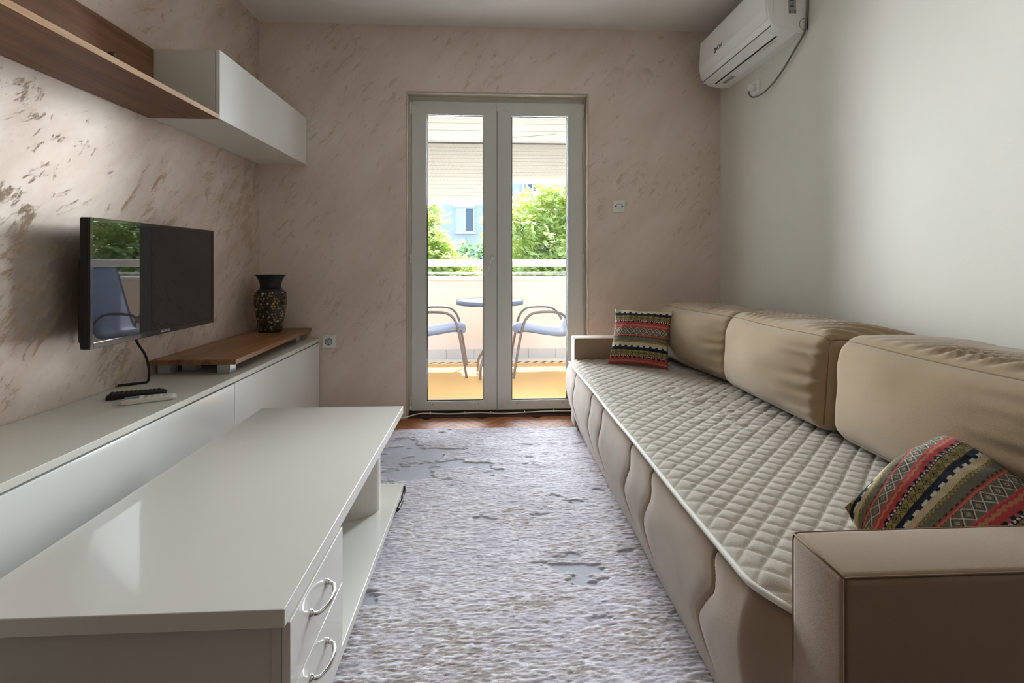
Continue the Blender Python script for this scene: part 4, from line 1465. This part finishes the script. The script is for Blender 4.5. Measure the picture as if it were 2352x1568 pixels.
tube('pole', [(TCX, TCY, 0.20), (TCX, TCY, TZ - 0.0125)], 0.019, M['frame_grey'], bt, 14)
for ang in (245, 5, 125):
    a = math.radians(ang)
    c, s = math.cos(a), math.sin(a)
    pts = [(TCX + 0.018 * c, TCY + 0.018 * s, 0.42), (TCX + 0.022 * c, TCY + 0.022 * s, 0.30), (TCX + 0.05 * c, TCY + 0.05 * s, 0.235), (TCX + 0.13 * c, TCY + 0.13 * s, 0.165), (TCX + 0.19 * c, TCY + 0.19 * s, 0.09), (TCX + 0.20 * c, TCY + 0.20 * s, 0.02), (TCX + 0.205 * c, TCY + 0.205 * s, FM + 0.013)]
    tube('leg', spline(pts, 6), 0.013, M['frame_grey'], bt, 10)
ring = [(TCX + 0.085 * math.cos(6.283 * q / 40), TCY + 0.085 * math.sin(6.283 * q / 40), 0.178) for q in range(40)]
tube('brace_ring', ring, 0.006, M['frame_grey'], bt, 8, True)

# sling chairs: built facing +X at the origin, seat front at x = 0.24
M['sling'] = plain('blue_grey_sling', (142, 150, 170), 0.7, var=0.08, vscale=20, bump=0.3, bscale=300)
M['sling_top'] = plain('pale_seat_pad', (186, 196, 214), 0.8, var=0.04)


def make_chair(label):
    t = thing('balcony_chair', label, 'chair', (0, 0, 0), 'balcony chairs')
    for s in (-1, 1):
        y = s * 0.275
        arm = [(0.315, y, 0.012), (0.285, y, 0.20), (0.245, y, 0.42), (0.215, y, 0.525), (0.16, y, 0.590), (0.08, y, 0.612), (-0.06, y, 0.612), (-0.14, y, 0.585), (-0.20, y, 0.515), (-0.24, y, 0.44), (-0.30, y, 0.28), (-0.395, y, 0.012)]
        tube('arm_leg', spline(arm, 6), 0.012, M['frame_grey'], t, 10)
        sd = [(0.265, s * 0.235, 0.425), (0.20, s * 0.235, 0.438), (0.05, s * 0.235, 0.415), (-0.10, s * 0.235, 0.395), (-0.175, s * 0.235, 0.405), (-0.225, s * 0.235, 0.47), (-0.285, s * 0.235, 0.66), (-0.345, s * 0.235, 0.88), (-0.375, s * 0.225, 0.985)]
        tube('side_rail', spline(sd, 6), 0.011, M['blue_rim'], t, 10)
        for (xx, zz) in ((0.242, 0.43), (-0.235, 0.45)):
            tube('bolt_spacer', [(xx, s * 0.236, zz), (xx, s * 0.272, zz)], 0.007, M['frame_grey'], t, 8)
    tube('front_bar', [(0.262, -0.235, 0.422), (0.262, 0.235, 0.422)], 0.011, M['blue_rim'], t, 10)
    tube('top_bar', spline([(-0.375, -0.225, 0.985), (-0.385, -0.19, 1.008), (-0.388, 0, 1.012), (-0.385, 0.19, 1.008), (-0.375, 0.225, 0.985)], 5), 0.011, M['blue_rim'], t, 10)
    prof_c = spline([(0.272, 0, 0.412), (0.268, 0, 0.440), (0.20, 0, 0.450), (0.05, 0, 0.425), (-0.10, 0, 0.405), (-0.172, 0, 0.413), (-0.218, 0, 0.472), (-0.277, 0, 0.66), (-0.337, 0, 0.88), (-0.372, 0, 1.0)], 6)
    v, f = [], []
    for lay in (0, 1):
        for i, p in enumerate(prof_c):
            d = (prof_c[min(i + 1, len(prof_c) - 1)] - prof_c[max(i - 1, 0)]).normalized()
            nn = Vector((d.z, 0, -d.x))
            for q in range(9):
                yy = -0.232 + 0.464 * q / 8
                sag_ = -0.012 * (1 - (yy / 0.232) ** 2)
                pt = p + nn * (sag_ * -1 + (0.0 if lay == 0 else 0.020 * (1 - (yy / 0.232) ** 8)))
                v.append((pt.x, yy, pt.z))
    nC = len(prof_c)
    f = grid_faces(9, nC) + grid_faces(9, nC, 9 * nC, True)
    for i in range(nC - 1):
        for q in (0, 8):
            a = i * 9 + q
            f.append((a, a + 9, a + 9 + 9 * nC, a + 9 * nC))
    pydata('sling_seat', v, f, M['sling'], t)
    return t


def copy_tree(o, parent=None):
    c = o.copy()
    COL.objects.link(c)
    c.parent = parent
    for ch in list(o.children):
        copy_tree(ch, c)
    return c


ch1 = make_chair('blue grey balcony chair left of the round table')
ch2 = copy_tree(ch1)
ch1.location = (-0.515, 4.76, FM)
ch1.rotation_euler = (0, 0, math.radians(2))
ch2.location = (0.545, 4.74, FM)
ch2.rotation_euler = (0, 0, math.radians(181))
ch2['label'] = 'blue grey balcony chair right of the round table'

# ================================================================ outside
grd = struct(box('ground', -60, 60, 6.5, 90, -8.3, -8.0, plain('street_ground', (150, 148, 140), 0.9, var=0.1, vscale=0.4)))
BY = 30.0
M['facade'] = plain('pale_blue_facade', (186, 190, 194), 0.8, spec=0.2, var=0.03, vscale=0.5)
M['facade_white'] = plain('facade_white', (216, 220, 224), 0.7, var=0.02)
M['pane_dark'] = plain('window_dark_glass', (72, 88, 108), 0.1)
M['pane_light'] = plain('window_curtained_glass', (196, 202, 206), 0.2)
bd = thing('apartment_building', 'pale blue apartment block behind the trees across the street', 'building', (2, BY, -8))
box('facade_wall', -14, 18, BY, BY + 9, -8, 15, M['facade'], bd)
box('cornice', -14.2, 18.2, BY - 0.3, BY, 8.6, 9.0, M['facade_white'], bd)


def far_window(x, z, w, h, dark):
    wf = boxes('window', [(x - w / 2 - 0.06, x - w / 2, BY - 0.08, BY, z - h / 2 - 0.06, z + h / 2 + 0.06), (x + w / 2, x + w / 2 + 0.06, BY - 0.08, BY, z - h / 2 - 0.06, z + h / 2 + 0.06),
                          (x - w / 2, x + w / 2, BY - 0.08, BY, z + h / 2, z + h / 2 + 0.06), (x - w / 2, x + w / 2, BY - 0.08, BY, z - h / 2 - 0.06, z - h / 2),
                          (x - 0.04, x + 0.04, BY - 0.07, BY, z - h / 2, z + h / 2)], M['facade_white'], bd)
    box('pane', x - w / 2, x - 0.04, BY - 0.03, BY - 0.001, z - h / 2, z + h / 2, M['pane_dark'] if dark == 2 else M['pane_light'], wf)
    box('pane', x + 0.04, x + w / 2, BY - 0.03, BY - 0.001, z - h / 2, z + h / 2, M['pane_dark'] if dark else M['pane_light'], wf)
    box('sill', x - w / 2 - 0.15, x + w / 2 + 0.15, BY - 0.2, BY, z - h / 2 - 0.16, z - h / 2 - 0.06, M['facade_white'], wf)
    box('lintel', x - w / 2 - 0.22, x + w / 2 + 0.1, BY - 0.12, BY, z + h / 2 + 0.07, z + h / 2 + 0.42, M['facade_white'], wf)


for (x, z, w, h, d) in ((-1.37, 3.55, 1.0, 1.36, 1), (2.75, 5.75, 0.7, 0.9, 2), (4.15, 4.85, 0.85, 1.05, 2), (-6.0, 3.55, 1.0, 1.36, 1), (8.5, 4.85, 0.9, 1.1, 2), (-1.37, 0.2, 1.0, 1.36, 1), (2.75, 1.8, 0.9, 1.1, 2),
                        (-6.0, 0.2, 1.0, 1.36, 2), (8.5, 1.5, 0.9, 1.1, 1), (12.5, 4.85, 0.9, 1.1, 2), (12.5, 1.5, 0.9, 1.1, 1)):
    far_window(x, z, w, h, d)
box('downpipe', 2.10, 2.20, BY - 0.12, BY, -8, 9, M['facade_white'], bd)
box('string_course', 2.2, 18, BY - 0.10, BY, 5.05, 5.25, M['facade_white'], bd)


def leaf_mat(name, a, b):
    k_ = NT(name)
    oi = k_.n('ShaderNodeAttribute', attribute_name='Col')
    c_ = k_.mix(oi.outputs['Fac'], s2l(a), s2l(b))
    k_.bsdf(c_, 0.55, 0, 0.3)
    t_ = k_.n('ShaderNodeBsdfTranslucent')
    k_.l(c_, t_.inputs['Color'])
    m_ = k_.n('ShaderNodeMixShader')
    m_.inputs[0].default_value = 0.5
    k_.l(k_.b.outputs[0], m_.inputs[1])
    k_.l(t_.outputs[0], m_.inputs[2])
    k_.l(m_.outputs[0], k_.out.inputs[0])
    return k_.m


M['leaf'] = leaf_mat('sunlit_locust_leaves', (184, 202, 108), (230, 234, 166))
M['leaf_dark'] = leaf_mat('dark_green_leaves', (96, 140, 92), (150, 184, 132))
M['bark'] = plain('grey_bark', (122, 112, 104), 0.9, var=0.2, vscale=8)


def tree(label, base, blobs, nleaf, size, mat, seed, group='street trees beyond the parapet'):
    r = np.random.default_rng(seed)
    t = thing('tree', label, 'tree', base, group)
    v, f, cc_ = [], [], []
    tot = sum(b[3] ** 2 for b in blobs)
    brv, brf = [], []
    top = Vector((base[0], base[1], min(b[2] for b in blobs) - 0.6))
    tv_, tf_ = tube_geo(spline([base, (base[0] + 0.1, base[1], (base[2] + top.z) / 2), top], 5), [0.22 - 0.009 * i for i in range(11)], 9)
    brv, brf = list(tv_), list(tf_)
    for (bx_, by_, bz_, br) in blobs:
        n0 = len(brv)
        mid = (top + Vector((bx_, by_, bz_))) / 2 + Vector(tuple(r.normal(0, 0.15, 3)))
        a_, b_ = tube_geo(spline([top, mid, (bx_, by_, bz_ + br * 0.4)], 5), [0.10 - 0.007 * i for i in range(11)], 7)
        brv += a_
        brf += [tuple(i + n0 for i in q) for q in b_]
        for q in range(5):
            n0 = len(brv)
            d = r.normal(0, 1, 3)
            d /= np.linalg.norm(d)
            d[2] = abs(d[2]) * 0.6
            e = Vector((bx_, by_, bz_)) + Vector(tuple(d * br * 0.85))
            a_, b_ = tube_geo(spline([(bx_, by_, bz_ - br * 0.2), (Vector((bx_, by_, bz_)) + e) / 2 + Vector((0, 0, 0.1)), e], 4), [0.035 - 0.003 * i for i in range(9)], 5)
            brv += a_
            brf += [tuple(i + n0 for i in q_) for q_ in b_]
        m = int(nleaf * br ** 2 / tot)
        # sprays of leaves
        ns = max(1, m // 14)
        dirs = r.normal(0, 1, (ns, 3))
        dirs /= np.linalg.norm(dirs, axis=1, keepdims=True)
        rad = br * (0.45 + 0.55 * r.random(ns) ** 0.5) * (0.85 + 0.3 * r.random(ns))
        cen = np.array((bx_, by_, bz_)) + dirs * rad[:, None] * np.array((1, 1, 0.8))
        for c_, d_ in zip(cen, dirs):
            sd = d_ + r.normal(0, 0.5, 3) + np.array((0, 0, -0.35))
            sd /= np.linalg.norm(sd)
            sidev = np.cross(sd, r.normal(0, 1, 3) * 0.3 + np.array((0, 0, 1.0)))
            sidev /= np.linalg.norm(sidev) + 1e-9
            tone = float(np.clip(0.5 + 0.35 * r.normal(), 0, 1))
            for q in range(7):
                for s in (-1, 1):
                    p = c_ + sd * size * (q * 0.32)
                    ax = sidev * s * 0.85 + sd * 0.45 + r.normal(0, 0.18, 3)
                    ax /= np.linalg.norm(ax)
                    wv = np.cross(ax, sidev * 0.2 + r.normal(0, 0.35, 3) + np.array((0, 0, 1)))
                    wv = np.cross(wv, ax)
                    wv = np.cross(ax, np.array((0, 0, 1)) + r.normal(0, 0.4, 3))
                    wv /= np.linalg.norm(wv) + 1e-9
                    L_ = size * (0.85 + 0.3 * r.random())
                    w_ = L_ * 0.20
                    n_ = len(v)
                    v += [tuple(p), tuple(p + ax * L_ * 0.5 + wv * w_), tuple(p + ax * L_), tuple(p + ax * L_ * 0.5 - wv * w_)]
                    f.append((n_, n_ + 1, n_ + 2, n_ + 3))
                    cc_ += [(tone,) * 3] * 4
    pydata('trunk', brv, brf, M['bark'], t)
    lv = pydata('foliage', v, f, mat, t, False, np.array(cc_))
    lv['kind'] = 'stuff'
    return t


tree('bright green leafy tree at the left, in front of the blue building', (-3.0, 14, -8), [(-2.2, 14, 1.7, 0.95), (-1.7, 13.8, 1.1, 0.75), (-2.1, 14.2, 2.6, 0.6), (-1.1, 13.7, 0.75, 0.55), (-3.2, 14.3, 1.2, 1.1), (-1.6, 14, 0.2, 1.0), (-0.6, 13.6, 0.55, 0.5), (-0.5, 13.6, -0.3, 0.7)], 26000, 0.17, M['leaf'], 61)
tree('large bright green tree filling the right door pane', (2.2, 13, -8), [(0.8, 13, 1.95, 0.85), (1.5, 13.1, 2.45, 0.75), (2.2, 13, 2.7, 0.6), (1.9, 12.8, 1.2, 1.1), (0.9, 12.9, 0.6, 0.9), (2.6, 13.2, 2.3, 0.9), (2.8, 13, 1.0, 1.0), (1.6, 13, 0.1, 1.2), (2.5, 13, -0.8, 1.1), (0.7, 13, -0.8, 0.9)], 36000, 0.16, M['leaf'], 62)
tree('dark green tree behind, low between the two bright trees', (0.2, 20, -8), [(-0.3, 20, 0.7, 1.2), (0.7, 20.3, 1.5, 1.0), (-1.5, 20.2, -0.2, 1.4), (1.5, 20, -0.5, 1.5), (0.3, 20, -1.2, 1.5)], 14000, 0.22, M['leaf_dark'], 63)
tree('bright green tree standing far right beyond the parapet', (8.4, 15, -8), [(7.0, 15, 1.6, 1.2), (8.4, 15.2, 2.6, 1.4), (9.6, 15, 1.4, 1.5), (7.6, 15, 0.2, 1.3), (9.0, 14.8, -0.2, 1.4), (6.8, 15, 3.0, 1.0), (10.2, 15, 3.0, 1.3)], 20000, 0.22, M['leaf'], 64)
tree('far left dark green tree beside the blue building', (-6.8, 18, -8), [(-6.4, 18, 1.2, 1.5), (-5.2, 18.2, 0.4, 1.3), (-7.6, 18, 0.6, 1.6), (-6.0, 18, -1.0, 1.6)], 9000, 0.26, M['leaf_dark'], 65)
tree('high leafy branch tree at the upper right of the right pane', (5.2, 17, -8), [(4.1, 17, 4.0, 0.9), (5.0, 17.2, 4.4, 1.0), (4.3, 17, 3.0, 0.9), (5.4, 17, 3.0, 1.2)], 9000, 0.18, M['leaf_dark'], 66)
